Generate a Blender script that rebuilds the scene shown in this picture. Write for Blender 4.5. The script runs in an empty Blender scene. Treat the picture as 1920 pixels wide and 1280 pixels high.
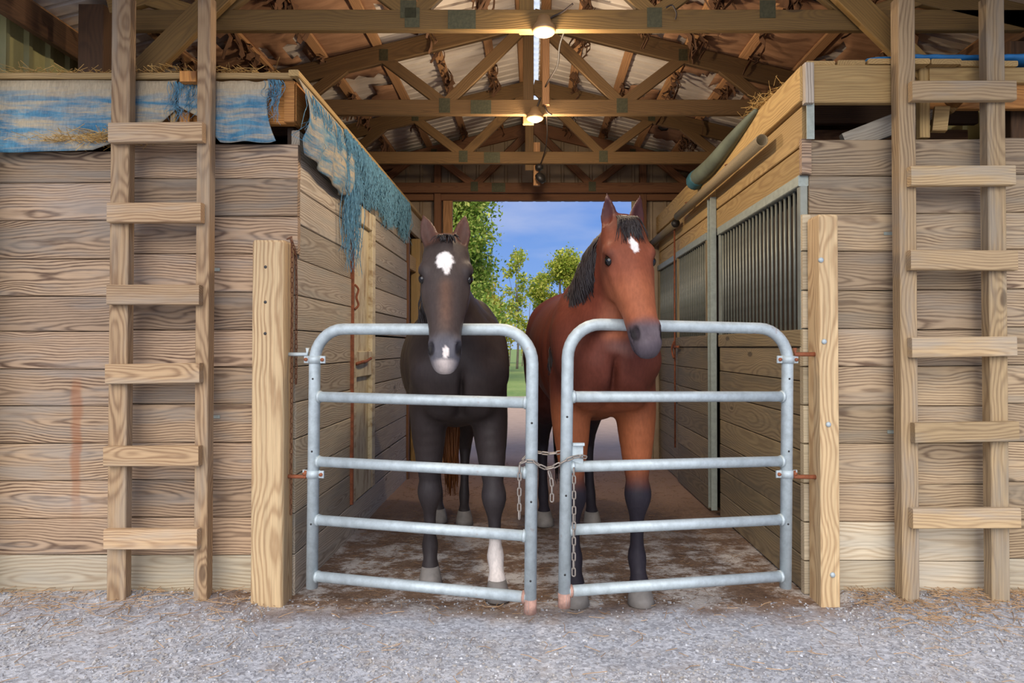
import bpy, bmesh, math, random
import numpy as np
from mathutils import Vector, Matrix, Euler

random.seed(7); rng = np.random.default_rng(7)
SC = bpy.context.scene
COL = SC.collection
PI = math.pi

# ------------------------------------------------------------------ camera, sky, sun, exposure
F = 1226.0                      # focal length in pixels of the 1920x1280 frame
CAMZ = 1.2
cd = bpy.data.cameras.new('camera'); cam = bpy.data.objects.new('camera', cd); COL.objects.link(cam)
cam.location = (0, 0, CAMZ); cam.rotation_euler = (PI/2+math.radians(.8), 0, 0)
cd.sensor_width = 36; cd.lens = 36*F/1920
cd.shift_x = -40/1920; cd.shift_y = -7/1920
cd.clip_start = .05; cd.clip_end = 500
SC.camera = cam

W = bpy.data.worlds.new('sky'); SC.world = W; W.use_nodes = True
wn = W.node_tree; wn.nodes.clear()
tc_ = wn.nodes.new('ShaderNodeTexCoord'); sx_ = wn.nodes.new('ShaderNodeSeparateXYZ')
rp_ = wn.nodes.new('ShaderNodeValToRGB'); e_ = rp_.color_ramp.elements
e_[0].position = 0; e_[0].color = (.46, .62, .92, 1); e_[1].position = 1; e_[1].color = (.10, .22, .62, 1)
k_ = e_.new(.09); k_.color = (.26, .46, .92, 1); k_ = e_.new(.25); k_.color = (.15, .32, .82, 1)
nz_ = wn.nodes.new('ShaderNodeTexNoise'); nz_.inputs['Scale'].default_value = 2.2; nz_.inputs['Detail'].default_value = 6
mp_ = wn.nodes.new('ShaderNodeMapping'); mp_.inputs['Scale'].default_value = (1, 1, 3.5)
mr_ = wn.nodes.new('ShaderNodeMapRange'); mr_.inputs[1].default_value = .52; mr_.inputs[2].default_value = .75; mr_.inputs[4].default_value = .6
mx_ = wn.nodes.new('ShaderNodeMix'); mx_.data_type = 'RGBA'; mx_.inputs[7].default_value = (.85, .85, .95, 1)
bg = wn.nodes.new('ShaderNodeBackground'); bg.inputs['Strength'].default_value = .9
wo = wn.nodes.new('ShaderNodeOutputWorld')
for a_, b_ in ((tc_.outputs['Generated'], sx_.inputs[0]), (sx_.outputs[2], rp_.inputs[0]), (tc_.outputs['Generated'], mp_.inputs[0]), (mp_.outputs[0], nz_.inputs[0]),
               (nz_.outputs[0], mr_.inputs[0]), (mr_.outputs[0], mx_.inputs[0]), (rp_.outputs[0], mx_.inputs[6]), (mx_.outputs[2], bg.inputs[0]), (bg.outputs[0], wo.inputs[0])):
    wn.links.new(a_, b_)

sd = bpy.data.lights.new('sun', 'SUN'); sun = bpy.data.objects.new('sun', sd); COL.objects.link(sun)
sd.energy = 5.0; sd.angle = math.radians(75); sd.color = (1, .95, .87)
sun.rotation_euler = (math.radians(52), 0, math.radians(-8))     # hazy sun behind the camera

SC.view_settings.view_transform = 'Standard'; SC.view_settings.look = 'None'
SC.view_settings.gamma = 1; SC.view_settings.use_curve_mapping = False
SC.view_settings.exposure = 0.0

# ------------------------------------------------------------------ helpers
def at(px, py, Y):                       # a point of the place at depth Y
    return Vector(((px-1000)*Y/F, Y, CAMZ + (650-py)*Y/F))
WM = {}
def reg(o, M): WM[o.name] = M
def put(o, parent, M):
    COL.objects.link(o)
    if parent is not None:
        o.parent = parent
        o.matrix_local = WM[parent.name].inverted() @ M
    else:
        o.matrix_local = M
    WM[o.name] = M.copy()
    return o
def tag(o, label=None, cat=None, group=None, kind=None):
    if label: o['label'] = label
    if cat: o['category'] = cat
    if group: o['group'] = group
    if kind: o['kind'] = kind
    return o
def thing(name, label, cat, loc=(0, 0, 0), rot=(0, 0, 0), group=None, kind=None):
    o = bpy.data.objects.new(name, None); o.empty_display_size = .1
    put(o, None, Matrix.Translation(loc) @ Euler(rot).to_matrix().to_4x4())
    return tag(o, label, cat, group, kind)
def meshobj(name, verts, faces, mat, parent=None, M=None, smooth=False):
    me = bpy.data.meshes.new(name)
    me.from_pydata([tuple(v) for v in verts], [], [tuple(f) for f in faces]); me.update()
    if smooth: me.polygons.foreach_set('use_smooth', [True]*len(me.polygons))
    me.materials.append(mat)
    o = bpy.data.objects.new(name, me)
    return put(o, parent, M if M is not None else Matrix.Identity(4))
BOX = {}
def boxmesh(L, T, Wd, mat, ch):          # length on x, thickness on y, width on z, chamfered long edges
    key = (round(L, 3), round(T, 4), round(Wd, 4), mat.name, ch)
    if key in BOX: return BOX[key]
    c = min(ch, T*.3, Wd*.3); y, z = T/2, Wd/2
    ring = [(-y+c, -z), (y-c, -z), (y, -z+c), (y, z-c), (y-c, z), (-y+c, z), (-y, z-c), (-y, -z+c)]
    v = [(s*L/2, a, b) for s in (-1, 1) for a, b in ring]
    f = [(i, (i+1) % 8, 8+(i+1) % 8, 8+i) for i in range(8)]
    f += [tuple(range(7, -1, -1)), tuple(range(8, 16))]
    me = bpy.data.meshes.new('plank'); me.from_pydata(v, [], f); me.update(); me.materials.append(mat)
    BOX[key] = me
    return me
def bar(name, p0, p1, w, t, mat, parent=None, wdir=(0, 0, 1), ch=.004):
    p0, p1 = Vector(p0), Vector(p1); d = p1-p0; L = d.length; x = d.normalized()
    z = Vector(wdir); z = (z - x*z.dot(x)).normalized(); y = z.cross(x)
    R = Matrix((x, y, z)).transposed().to_4x4()
    o = bpy.data.objects.new(name, boxmesh(L, t, w, mat, ch))
    return put(o, parent, Matrix.Translation((p0+p1)/2) @ R)
def tubegeo(pts, r, seg=10, cap=True):
    pts = [Vector(p) for p in pts]; n = len(pts)
    rs = r if isinstance(r, (list, tuple)) else [r]*n
    T = [(pts[min(i+1, n-1)]-pts[max(i-1, 0)]).normalized() for i in range(n)]
    a = Vector((0, 0, 1)) if abs(T[0].z) < .9 else Vector((1, 0, 0))
    u = (a - T[0]*a.dot(T[0])).normalized(); V = []; Fc = []
    for i in range(n):
        u = (u - T[i]*u.dot(T[i])).normalized(); w = T[i].cross(u)
        for k in range(seg):
            an = 2*PI*k/seg; V.append(pts[i] + (u*math.cos(an)+w*math.sin(an))*rs[i])
    for i in range(n-1):
        for k in range(seg):
            Fc.append((i*seg+k, i*seg+(k+1) % seg, (i+1)*seg+(k+1) % seg, (i+1)*seg+k))
    if cap: Fc += [tuple(range(seg-1, -1, -1)), tuple(range((n-1)*seg, n*seg))]
    return V, Fc
def tube(name, pts, r, mat, parent=None, seg=10, cap=True):
    V, Fc = tubegeo(pts, r, seg, cap)
    c = sum(V, Vector())/len(V)
    return meshobj(name, [v-c for v in V], Fc, mat, parent, Matrix.Translation(c), True)
def spline(pts, n):
    pts = [Vector(p) for p in pts]; out = []
    for i in range(len(pts)-1):
        a, b, c, d = pts[max(i-1, 0)], pts[i], pts[i+1], pts[min(i+2, len(pts)-1)]
        for k in range(n):
            t = k/n
            out.append(.5*((2*b)+(c-a)*t+(2*a-5*b+4*c-d)*t*t+(3*b-a-3*c+d)*t**3))
    out.append(pts[-1]); return out
def lathe(name, prof, mat, parent, M, seg=20):
    V = []; Fc = []
    for r, z in prof:
        for k in range(seg): V.append((r*math.cos(2*PI*k/seg), r*math.sin(2*PI*k/seg), z))
    for i in range(len(prof)-1):
        for k in range(seg): Fc.append((i*seg+k, i*seg+(k+1) % seg, (i+1)*seg+(k+1) % seg, (i+1)*seg+k))
    Fc += [tuple(range(seg-1, -1, -1)), tuple(range((len(prof)-1)*seg, len(prof)*seg))]
    return meshobj(name, V, Fc, mat, parent, M, True)

# ------------------------------------------------------------------ materials
class G:
    def __init__(s, name):
        s.m = bpy.data.materials.new(name); s.m.use_nodes = True; s.t = s.m.node_tree; s.t.nodes.clear()
        s.out = s.t.nodes.new('ShaderNodeOutputMaterial')
    def n(s, typ, *ins, **kw):
        nd = s.t.nodes.new('ShaderNode'+typ)
        sock = {k: v for k, v in kw.items() if k.startswith('i_')}
        for k, v in kw.items():
            if not k.startswith('i_'): setattr(nd, k, v)
        for i, v in enumerate(ins): s.set(nd.inputs[i], v)
        for k, v in sock.items(): s.set(nd.inputs[k[2:].replace('_', ' ')], v)
        return nd
    def set(s, inp, v):
        if v is None: return
        if isinstance(v, bpy.types.NodeSocket): s.t.links.new(v, inp)
        else: inp.default_value = v
    def math(s, op, a, b=None, c=None): return s.n('Math', a, b, c, operation=op).outputs[0]
    def vmul(s, v, k): return s.n('VectorMath', v, k, operation='MULTIPLY').outputs[0]
    def vadd(s, v, k): return s.n('VectorMath', v, k, operation='ADD').outputs[0]
    def noise(s, v, scale, detail=3, rough=.5, dist=0):
        return s.n('TexNoise', i_Vector=v, i_Scale=scale, i_Detail=detail, i_Roughness=rough, i_Distortion=dist).outputs[0]
    def mr(s, v, a, b, c=0, d=1, smooth=False):
        return s.n('MapRange', v, a, b, c, d, interpolation_type='SMOOTHSTEP' if smooth else 'LINEAR').outputs[0]
    def mix(s, f, a, b, mode='MIX'):
        nd = s.t.nodes.new('ShaderNodeMix'); nd.data_type = 'RGBA'; nd.blend_type = mode
        s.set(nd.inputs[0], f); s.set(nd.inputs[6], c4(a)); s.set(nd.inputs[7], c4(b)); return nd.outputs[2]
    def obj(s): return s.n('TexCoord').outputs['Object']
    def rand(s): return s.n('ObjectInfo').outputs['Random']
    def bsdf(s, col, rough=.7, bump=None, bstr=.3, bdist=.01, **kw):
        p = s.n('BsdfPrincipled'); s.set(p.inputs['Base Color'], c4(col)); s.set(p.inputs['Roughness'], rough)
        for k, v in kw.items(): s.set(p.inputs[k.replace('_', ' ')], v)
        if bump is not None:
            b = s.n('Bump', i_Strength=bstr, i_Distance=bdist, i_Height=bump); s.set(p.inputs['Normal'], b.outputs[0])
        s.t.links.new(p.outputs[0], s.out.inputs[0]); return s.m
def c4(c):
    if isinstance(c, tuple) and len(c) == 3: return (*c, 1)
    return c
def srgb(r, g, b):
    return tuple(((x/255)/12.92 if x/255 <= .04045 else ((x/255+.055)/1.055)**2.4) for x in (r, g, b))

def wood(name, light, dark, period=.0075, contrast=.75, grey=None, knots=True, rough=.75, stain=None, bstr=.35, vary=.25, irr=.009):
    g = G(name); o = g.obj(); r = g.rand()
    s = g.n('SeparateXYZ', o); x, y, z = s.outputs
    r2 = g.math('FRACT', g.math('MULTIPLY', r, 57.31)); r3 = g.math('FRACT', g.math('MULTIPLY', r, 913.7))
    xo = g.math('ADD', x, g.math('MULTIPLY', r, 41))
    def cv(a, b, c): return g.n('CombineXYZ', a, b, c).outputs[0]
    v1 = cv(g.math('MULTIPLY', xo, 1.25), g.math('MULTIPLY', r2, 30), g.math('MULTIPLY', z, .5))
    n1 = g.noise(v1, 1, 2); n2 = g.noise(g.vadd(v1, (7.3, 3.1, 9.7)), 1, 2)
    yy = g.math('ADD', g.math('ADD', y, .05), g.math('MULTIPLY', g.math('SUBTRACT', n1, .5), .16))
    zz = g.math('ADD', g.math('ADD', z, g.math('MULTIPLY', g.math('SUBTRACT', r3, .5), .16)), g.math('MULTIPLY', g.math('SUBTRACT', n2, .5), .12))
    rad = g.math('SQRT', g.math('ADD', g.math('MULTIPLY', yy, yy), g.math('MULTIPLY', zz, zz)))
    fine = g.noise(cv(g.math('MULTIPLY', xo, 5), g.math('MULTIPLY', y, 30), g.math('MULTIPLY', z, 30)), 1, 3)
    rad = g.math('ADD', rad, g.math('MULTIPLY', fine, irr))
    k = 0.0
    if knots:
        vo = g.n('TexVoronoi', i_Vector=cv(g.math('MULTIPLY', xo, 1.5), g.math('MULTIPLY', r2, 19), g.math('ADD', g.math('MULTIPLY', z, 4.2), g.math('MULTIPLY', r3, 11))), i_Scale=1, i_Randomness=1)
        k = g.mr(vo.outputs['Distance'], .0, .34, 1, 0, True)
        rad = g.math('ADD', rad, g.math('MULTIPLY', g.math('MULTIPLY', k, k), .035))
        core = g.mr(vo.outputs['Distance'], .045, .085, 1, 0, True)
    ph = g.math('MULTIPLY', rad, 2*PI/period)
    val = g.math('POWER', g.math('ADD', g.math('MULTIPLY', g.math('SINE', ph), .5), .5), 1.7)
    streak = g.noise(cv(g.math('MULTIPLY', xo, 3), g.math('MULTIPLY', y, 160), g.math('MULTIPLY', z, 160)), 1, 3, .65)
    big = g.noise(cv(g.math('MULTIPLY', xo, 1.7), y, g.math('MULTIPLY', z, 5)), 1.3, 3)
    val = g.math('MULTIPLY', val, g.mr(big, .3, .7, contrast*.45, contrast))
    col = g.mix(val, light, dark)
    if grey: col = g.mix(g.mr(g.noise(cv(g.math('MULTIPLY', xo, .9), r2, g.math('MULTIPLY', z, 7)), 1.6, 4, .6), .45, .68, 0, .75, True), col, grey)
    col = g.mix(1.0, col, g.n('CombineColor', *[g.mr(streak, .25, .75, .72, 1.12)]*3).outputs[0], 'MULTIPLY')
    b = g.mr(r2, 0, 1, 1-vary, 1+vary*.6)
    wv = g.math('MULTIPLY', b, g.mr(r3, 0, 1, .94, 1.0))
    col = g.mix(1.0, col, g.n('CombineColor', b, g.math('MULTIPLY', b, .985), wv).outputs[0], 'MULTIPLY')
    if stain:     # an old rust run down the left stall front
        wp = g.n('SeparateXYZ', g.n('NewGeometry').outputs['Position']).outputs
        wob = g.math('MULTIPLY', g.noise(g.n('NewGeometry').outputs['Position'], 9, 4), .05)
        m_ = g.math('MULTIPLY', g.mr(g.math('ABSOLUTE', g.math('ADD', g.math('ADD', wp[0], 2.235), g.math('SUBTRACT', wob, .025))), .012, .035, .55, 0, True),
                    g.math('MULTIPLY', g.mr(wp[2], .3, .6), g.mr(wp[2], 1.07, 1.0)))
        col = g.mix(m_, col, srgb(142, 84, 44))
    if knots: col = g.mix(g.math('MULTIPLY', core, .7), col, tuple(c*.35 for c in dark))
    h = g.math('ADD', g.math('MULTIPLY', val, -.6), g.math('MULTIPLY', streak, .5))
    return g.bsdf(col, rough, h, bstr, .004)

M_front = wood('weathered_pine', srgb(180, 152, 122), srgb(82, 57, 40), .0125, 1.05, srgb(150, 138, 125), stain=True, irr=.017)
M_front2 = wood('grey_weathered_pine', srgb(184, 160, 128), srgb(96, 72, 52), .0125, .95, srgb(160, 146, 126), irr=.017)
M_pale = wood('pale_new_board', srgb(204, 190, 164), srgb(150, 126, 96), .016, .7, srgb(190, 182, 164), irr=.014)
M_aisle = wood('stall_side_pine', srgb(188, 176, 156), srgb(118, 100, 82), .011, .75, srgb(166, 160, 146), irr=.014)
M_stall = wood('sliding_panel_pine', srgb(152, 134, 100), srgb(96, 78, 56), .012, .6, srgb(124, 112, 88))
M_post = wood('pale_post_wood', srgb(206, 178, 136), srgb(146, 108, 70), .013, .75, irr=.013)
M_ladder = wood('ladder_lumber', srgb(192, 160, 120), srgb(118, 82, 52), .011, .8, srgb(178, 160, 136), irr=.012)
M_ladder2 = wood('grey_ladder_lumber', srgb(192, 164, 122), srgb(126, 98, 68), .012, .7, srgb(164, 152, 134), irr=.014)
M_fresh = wood('fresh_lumber', srgb(192, 160, 104), srgb(146, 110, 64), .011, .6)
M_orange = wood('orange_lumber', srgb(204, 142, 72), srgb(150, 88, 36), .011, .7)
M_truss = wood('truss_lumber', srgb(138, 106, 54), srgb(98, 72, 36), .010, .5)
M_truss2 = wood('darker_truss_lumber', srgb(112, 84, 46), srgb(80, 58, 30), .010, .5)
M_red = wood('red_brown_lumber', srgb(140, 96, 62), srgb(92, 56, 34), .010, .5)
M_purlin = wood('purlin_lumber', srgb(182, 136, 90), srgb(126, 86, 52), .010, .5)
M_rafter = wood('dark_old_lumber', srgb(96, 66, 38), srgb(62, 40, 22), .010, .5)
M_white = wood('pale_rim_board', srgb(205, 190, 160), srgb(160, 138, 105), .012, .4)

def simple(name, col, rough=.6, metal=0, var=.15, scale=8, bstr=.1, bscale=60):
    g = G(name); o = g.obj()
    n = g.noise(o, scale, 4, .6); f = g.mr(n, .3, .7, 1-var, 1+var)
    c = g.mix(1.0, col, g.n('CombineColor', f, f, f).outputs[0], 'MULTIPLY')
    return g.bsdf(c, rough, g.noise(o, bscale, 3), bstr, .004, Metallic=metal)
def galv(name, base, rustamt=.62):
    g = G(name); o = g.obj()
    n = g.noise(o, 26, 5, .65); sp = g.noise(o, 5, 4, .7)
    c = g.mix(g.mr(n, .35, .65), base, tuple(min(1, x*1.28) for x in base))
    c = g.mix(g.mr(sp, rustamt, rustamt+.08, 0, .75), c, srgb(150, 92, 58))
    return g.bsdf(c, .62, n, .12, .003, Metallic=.35)
M_galv = galv('galvanised_pipe', srgb(172, 182, 184), .66)
M_weld = simple('rusty_weld', srgb(172, 134, 118), .8, .1, .35, 30)
M_rust = simple('rusty_iron', srgb(140, 82, 54), .8, .3, .35, 30)
M_chain = simple('steel_chain', srgb(150, 140, 130), .5, .5, .3, 40)
M_rustchain = simple('rusty_chain', srgb(110, 72, 50), .75, .4, .3, 40)
M_bars = simple('painted_grey_bars', srgb(134, 136, 124), .45, .35, .15, 12)
M_channel = galv('grey_steel_channel', srgb(150, 156, 146), .7)
M_plate = simple('truss_plate_steel', srgb(74, 72, 50), .5, .5, .3, 60)
M_black = simple('black_plastic', srgb(28, 26, 25), .5)
M_stallshade = simple('stall_shade_backing', srgb(52, 38, 26), .9)  # shade of the unlit stalls put into the backing sheets' colour
M_cable = simple('brown_cable', srgb(46, 34, 26), .6)

def tarpmat():
    g = G('faded_blue_tarp'); o = g.obj()
    st = g.noise(g.vmul(o, (1.6, 1.6, 14)), 1.5, 9, .72, .35)
    f = g.mr(st, .42, .60, 0, 1)
    top = g.mr(g.math('ADD', g.n('SeparateXYZ', o).outputs[2], g.math('MULTIPLY', g.math('SUBTRACT', st, .5), .3)), -.01, .10, 0, .85, True)
    fib = g.noise(g.vmul(o, (120, 120, 25)), 1, 4, .7)
    blue = g.mix(g.mr(g.noise(o, 9, 6, .7), .35, .65), srgb(42, 104, 138), srgb(92, 146, 170))
    c = g.mix(g.math('MAXIMUM', g.math('MULTIPLY', f, .85), top), blue, srgb(196, 172, 132))
    ff = g.mr(fib, .25, .75, .72, 1.15); c = g.mix(1.0, c, g.n('CombineColor', ff, ff, ff).outputs[0], 'MULTIPLY')
    return g.bsdf(c, .75, g.math('ADD', fib, g.noise(o, 30, 4)), .5, .01)
M_tarp = tarpmat()
M_tarp2 = simple('blue_tarp_strands', srgb(86, 134, 156), .7, 0, .55, 45)
M_tarp3 = simple('deep_blue_tarp', srgb(40, 116, 172), .5, 0, .3, 6)
M_tarp4 = simple('grey_green_tarp_roll', srgb(104, 112, 96), .6, 0, .25, 5)
M_tarp5 = simple('teal_tarp_end', srgb(52, 98, 110), .6, 0, .25, 5)

def doormat():
    g = G('cream_door_paint'); o = g.obj()
    n = g.noise(g.vmul(o, (3, 3, .8)), 5, 5, .65)
    c = g.mix(g.mr(n, .48, .66), srgb(206, 192, 156), srgb(156, 128, 88))
    return g.bsdf(c, .6, n, .15)
M_door = doormat()
def sheet(name, a, b):
    g = G(name); o = g.obj(); n = g.noise(g.vmul(o, (.6, 2, 1)), 3, 5, .6)
    c = g.mix(g.mr(n, .35, .7), a, b)
    return g.bsdf(c, .45, None, Metallic=.15)
M_roof = sheet('roof_steel', srgb(232, 222, 208), srgb(196, 180, 162))
M_side = sheet('olive_siding', srgb(200, 194, 136), srgb(172, 166, 114))
M_end = sheet('end_siding', srgb(176, 154, 124), srgb(146, 122, 94))
def facing():
    g = G('brown_torn_facing'); o = g.obj(); n = g.noise(g.vmul(o, (1, 6, 1)), 3, 6, .65); n2 = g.noise(o, 18, 4)
    c = g.mix(g.mr(n, .3, .7), srgb(168, 126, 92), srgb(124, 88, 60))
    return g.bsdf(c, .85, n2, .3, .01)
M_face = facing()
M_torn = simple('torn_brown_facing', srgb(96, 66, 42), .9, 0, .35, 9, .4)
M_straw = simple('straw', srgb(206, 168, 100), .7, 0, .3, 3)
M_hay = simple('grey_brown_straw', srgb(160, 128, 92), .8, 0, .3, 3)
M_chaff = simple('dark_chaff', srgb(120, 92, 66), .9, 0, .3, 3)
def pebmat():
    g = G('grey_pebbles'); r = g.n('NewGeometry').outputs['Random Per Island']
    rp = g.n('ValToRGB', r); e = rp.color_ramp.elements
    e[0].color = c4(srgb(126, 126, 130)); e[1].color = c4(srgb(200, 202, 206))
    a = e.new(.4); a.color = c4(srgb(164, 165, 169)); b = e.new(.8); b.color = c4(srgb(158, 150, 140))
    return g.bsdf(rp.outputs[0], .85)
M_peb = pebmat()

def groundmat():
    g = G('gravel_and_dirt'); p = g.n('NewGeometry').outputs['Position']
    s = g.n('SeparateXYZ', p); x, y, z = s.outputs
    n = g.noise(p, 55, 4, .7); nb = g.noise(p, 2.2, 4, .6); nm = g.noise(p, 7, 5, .65)
    vo = g.n('TexVoronoi', i_Vector=p, i_Scale=75); vc = vo.outputs['Color']
    vsep = g.n('SeparateColor', vc).outputs[0]
    e = g.math('ADD', y, g.math('MULTIPLY', g.math('SUBTRACT', nb, .5), .5))
    grav = g.mix(vsep, srgb(140, 141, 146), srgb(196, 198, 204))
    grav = g.mix(g.mr(nm, .5, .72, 0, .45), grav, srgb(150, 134, 118))
    dirt = g.mix(g.mr(nm, .3, .7), srgb(98, 74, 56), srgb(142, 114, 90))
    dirt = g.mix(g.mr(n, .4, .7, 0, .7), dirt, srgb(78, 58, 44))
    lime = g.mr(g.noise(g.vmul(p, (2.6, 3.8, 1)), 1.2, 8, .82), .475, .575, 0, .95)
    near = g.math('MULTIPLY', g.mr(y, 2.95, 3.1), g.mr(y, 4.7, 3.8))
    dirt = g.mix(g.math('MULTIPLY', lime, near), dirt, srgb(200, 194, 188))
    # dirt begins inside the aisle and fades into gravel before the gates
    inside = g.mr(e, 2.84, 3.1, 0, 1, True)
    ax = g.mr(g.math('ABSOLUTE', g.math('ADD', x, -.05)), 1.45, 1.7, 1, .35)
    out = g.mr(e, 6.6, 7.4, 1, 0, True)
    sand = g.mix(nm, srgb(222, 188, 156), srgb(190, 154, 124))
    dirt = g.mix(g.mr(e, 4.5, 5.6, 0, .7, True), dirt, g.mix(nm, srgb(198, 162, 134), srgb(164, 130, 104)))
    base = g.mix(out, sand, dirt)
    c = g.mix(g.math('MULTIPLY', inside, ax), grav, base)
    lum = g.mix(g.mr(y, 2.2, 2.0), c, c)
    return g.bsdf(lum, .95, g.math('ADD', n, g.math('MULTIPLY', vsep, .5)), .7, .012)
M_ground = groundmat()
def lawnmat():
    g = G('mown_lawn'); p = g.n('NewGeometry').outputs['Position']
    n = g.noise(p, .5, 4); n2 = g.noise(p, 6, 4)
    st = g.math('SINE', g.math('MULTIPLY', g.n('SeparateXYZ', p).outputs[1], .55))
    c = g.mix(g.mr(n, .3, .7), srgb(118, 142, 62), srgb(150, 164, 84))
    c = g.mix(g.mr(st, -1, 1, 0, .35), c, srgb(92, 128, 54))
    c = g.mix(g.mr(n2, .4, .7, 0, .4), c, srgb(168, 170, 96))
    return g.bsdf(c, .9)
M_lawn = lawnmat()
def leafmat(name, cols):
    g = G(name); r = g.n('NewGeometry').outputs['Random Per Island']
    rp = g.n('ValToRGB', r); e = rp.color_ramp.elements
    e[0].color = c4(cols[0]); e[1].color = c4(cols[-1])
    for i, c in enumerate(cols[1:-1]): a = e.new((i+1)/(len(cols)-1)); a.color = c4(c)
    d = g.n('BsdfDiffuse', rp.outputs[0]); t = g.n('BsdfTranslucent', rp.outputs[0])
    m = g.n('MixShader', .35, d.outputs[0], t.outputs[0]); g.t.links.new(m.outputs[0], g.out.inputs[0]); return g.m
M_leafg = leafmat('green_leaves', [srgb(90, 116, 48), srgb(128, 154, 66), srgb(168, 182, 88), srgb(212, 206, 116)])
M_leafy = leafmat('yellow_leaves', [srgb(150, 140, 50), srgb(196, 178, 70), srgb(170, 168, 74), srgb(220, 200, 110)])
M_leafm = leafmat('yellow_green_leaves', [srgb(100, 124, 44), srgb(160, 172, 66), srgb(190, 188, 80), srgb(214, 204, 110)])
M_bark = simple('tree_bark', srgb(112, 98, 82), .9)
def glow():
    g = G('lamp_glow'); e = g.n('Emission', (1, .78, .45, 1), 14); g.t.links.new(e.outputs[0], g.out.inputs[0]); return g.m
M_glow = glow()
def stripmat():
    g = G('milky_ridge_strip'); t = g.n('BsdfTranslucent', (.9, .92, .9, 1)); g.t.links.new(t.outputs[0], g.out.inputs[0]); return g.m
M_strip = stripmat()
M_lamp = simple('lamp_housing', srgb(150, 120, 84), .5, .2)

# ------------------------------------------------------------------ ground
def grid(x0, x1, nx, y0, y1, ny, zf):
    V = [(x0+(x1-x0)*i/nx, y0+(y1-y0)*j/ny) for j in range(ny+1) for i in range(nx+1)]
    V = [(x, y, zf(x, y)) for x, y in V]
    Fc = [(j*(nx+1)+i, j*(nx+1)+i+1, (j+1)*(nx+1)+i+1, (j+1)*(nx+1)+i) for j in range(ny) for i in range(nx)]
    return V, Fc
from mathutils import noise as mn
def gz(x, y):
    b = .012*mn.noise(Vector((x*2.1, y*2.1, 3)))+.006*mn.noise(Vector((x*7, y*7, 9)))
    k = max(0, 1-abs(y-3.14)/.28); out = 1 if (x < -1.28 or x > 1.46) else 0
    b += out*k*k*.035*(1+.5*mn.noise(Vector((x*3, 1, 1))))
    if -1.15 < x < 1.3 and y > 2.9: b *= .35
    return b-.008
V, Fc = grid(-4, 4, 160, 1.6, 8, 128, gz)
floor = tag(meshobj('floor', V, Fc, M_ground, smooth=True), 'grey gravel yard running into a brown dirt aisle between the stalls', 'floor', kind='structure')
V, Fc = grid(-40, 40, 4, -40, 1.6, 4, lambda x, y: -.01)
tag(meshobj('yard', V, Fc, M_ground), 'pale gravel yard in front of the barn', 'ground', kind='structure')
V = [(-40, 8, -.012), (-4, 8, -.012), (-4, 1.6, -.012), (-40, 1.6, -.012), (4, 8, -.012), (40, 8, -.012), (40, 1.6, -.012), (4, 1.6, -.012),
     (-40, 16, -.012), (40, 16, -.012)]
tag(meshobj('outer_ground', V, [(3, 2, 1, 0), (7, 6, 5, 4), (0, 1, 4, 5, 9, 8)], M_ground), 'sandy dirt track around the barn', 'ground', kind='structure')
V, Fc = grid(-150, 150, 2, 16, 320, 2, lambda x, y: -.01)
tag(meshobj('lawn', V, Fc, M_lawn), 'mown green lawn beyond the barn doorway', 'lawn', kind='structure')

# pebbles of the gravel yard (uncountable)
def pebbles(n):
    t = (1+5**.5)/2
    ico = np.array([(-1, t, 0), (1, t, 0), (-1, -t, 0), (1, -t, 0), (0, -1, t), (0, 1, t), (0, -1, -t), (0, 1, -t), (t, 0, -1), (t, 0, 1), (-t, 0, -1), (-t, 0, 1)])/1.9
    fc = np.array([(0, 11, 5), (0, 5, 1), (0, 1, 7), (0, 7, 10), (0, 10, 11), (1, 5, 9), (5, 11, 4), (11, 10, 2), (10, 7, 6), (7, 1, 8), (3, 9, 4), (3, 4, 2), (3, 2, 6), (3, 6, 8), (3, 8, 9), (4, 9, 5), (2, 4, 11), (6, 2, 10), (8, 6, 7), (9, 8, 1)])
    VV = []; FF = []; c = 0
    while c < n:
        x = random.uniform(-2.7, 2.7); y = random.uniform(2.1, 3.18)
        if -1.2 < x < 1.35 and y > 2.75 and random.random() < .85: continue
        if mn.noise(Vector((x*2.5, y*2.5, 0))) < -.25 and random.random() < .7: continue
        s = random.choice((.003, .004, .005, .005, .007))*random.uniform(.8, 1.3)
        a = random.uniform(0, 6.28); ca, sa = math.cos(a), math.sin(a)
        q = ico*(1+.25*rng.standard_normal((12, 1)))*np.array([s, s*random.uniform(.6, 1), s*random.uniform(.45, .8)])
        q = np.stack([q[:, 0]*ca-q[:, 1]*sa+x, q[:, 0]*sa+q[:, 1]*ca+y, q[:, 2]+gz(x, y)+s*.2], 1)
        VV.append(q); FF.append(fc+12*c); c += 1
    return np.concatenate(VV), np.concatenate(FF)
V, Fc = pebbles(14000)
tag(meshobj('gravel_pebbles', V.tolist(), Fc.tolist(), M_peb), 'loose grey gravel pebbles covering the yard', 'gravel', kind='stuff')

def straws(name, spots, n, lo, hi, mat, label, parent=None, flat=.12, r=.0014):
    V = []; Fc = []
    for _ in range(n):
        c = Vector(spots()); L = random.uniform(lo, hi); a = random.uniform(0, PI); e = random.gauss(0, flat)
        d = Vector((math.cos(a)*math.cos(e), math.sin(a)*math.cos(e), math.sin(e)))
        bend = Vector((random.gauss(0, .1), random.gauss(0, .1), random.gauss(0, .05)))*L
        v, f = tubegeo([c-d*L/2, c+bend, c+d*L/2], r, 3)
        b = len(V); V += v; Fc += [tuple(i+b for i in q) for q in f]
    return tag(meshobj(name, V, Fc, mat, parent), label, 'straw', kind='stuff')
def sp1():
    x = random.uniform(-2.65, -1.2); y = 3.17-abs(random.gauss(0, .14)); return (x, y, gz(x, y)+.012)
straws('scattered_straw', sp1, 300, .03, .12, M_hay, 'dry straw strewn along the foot of the left stall front')
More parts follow.
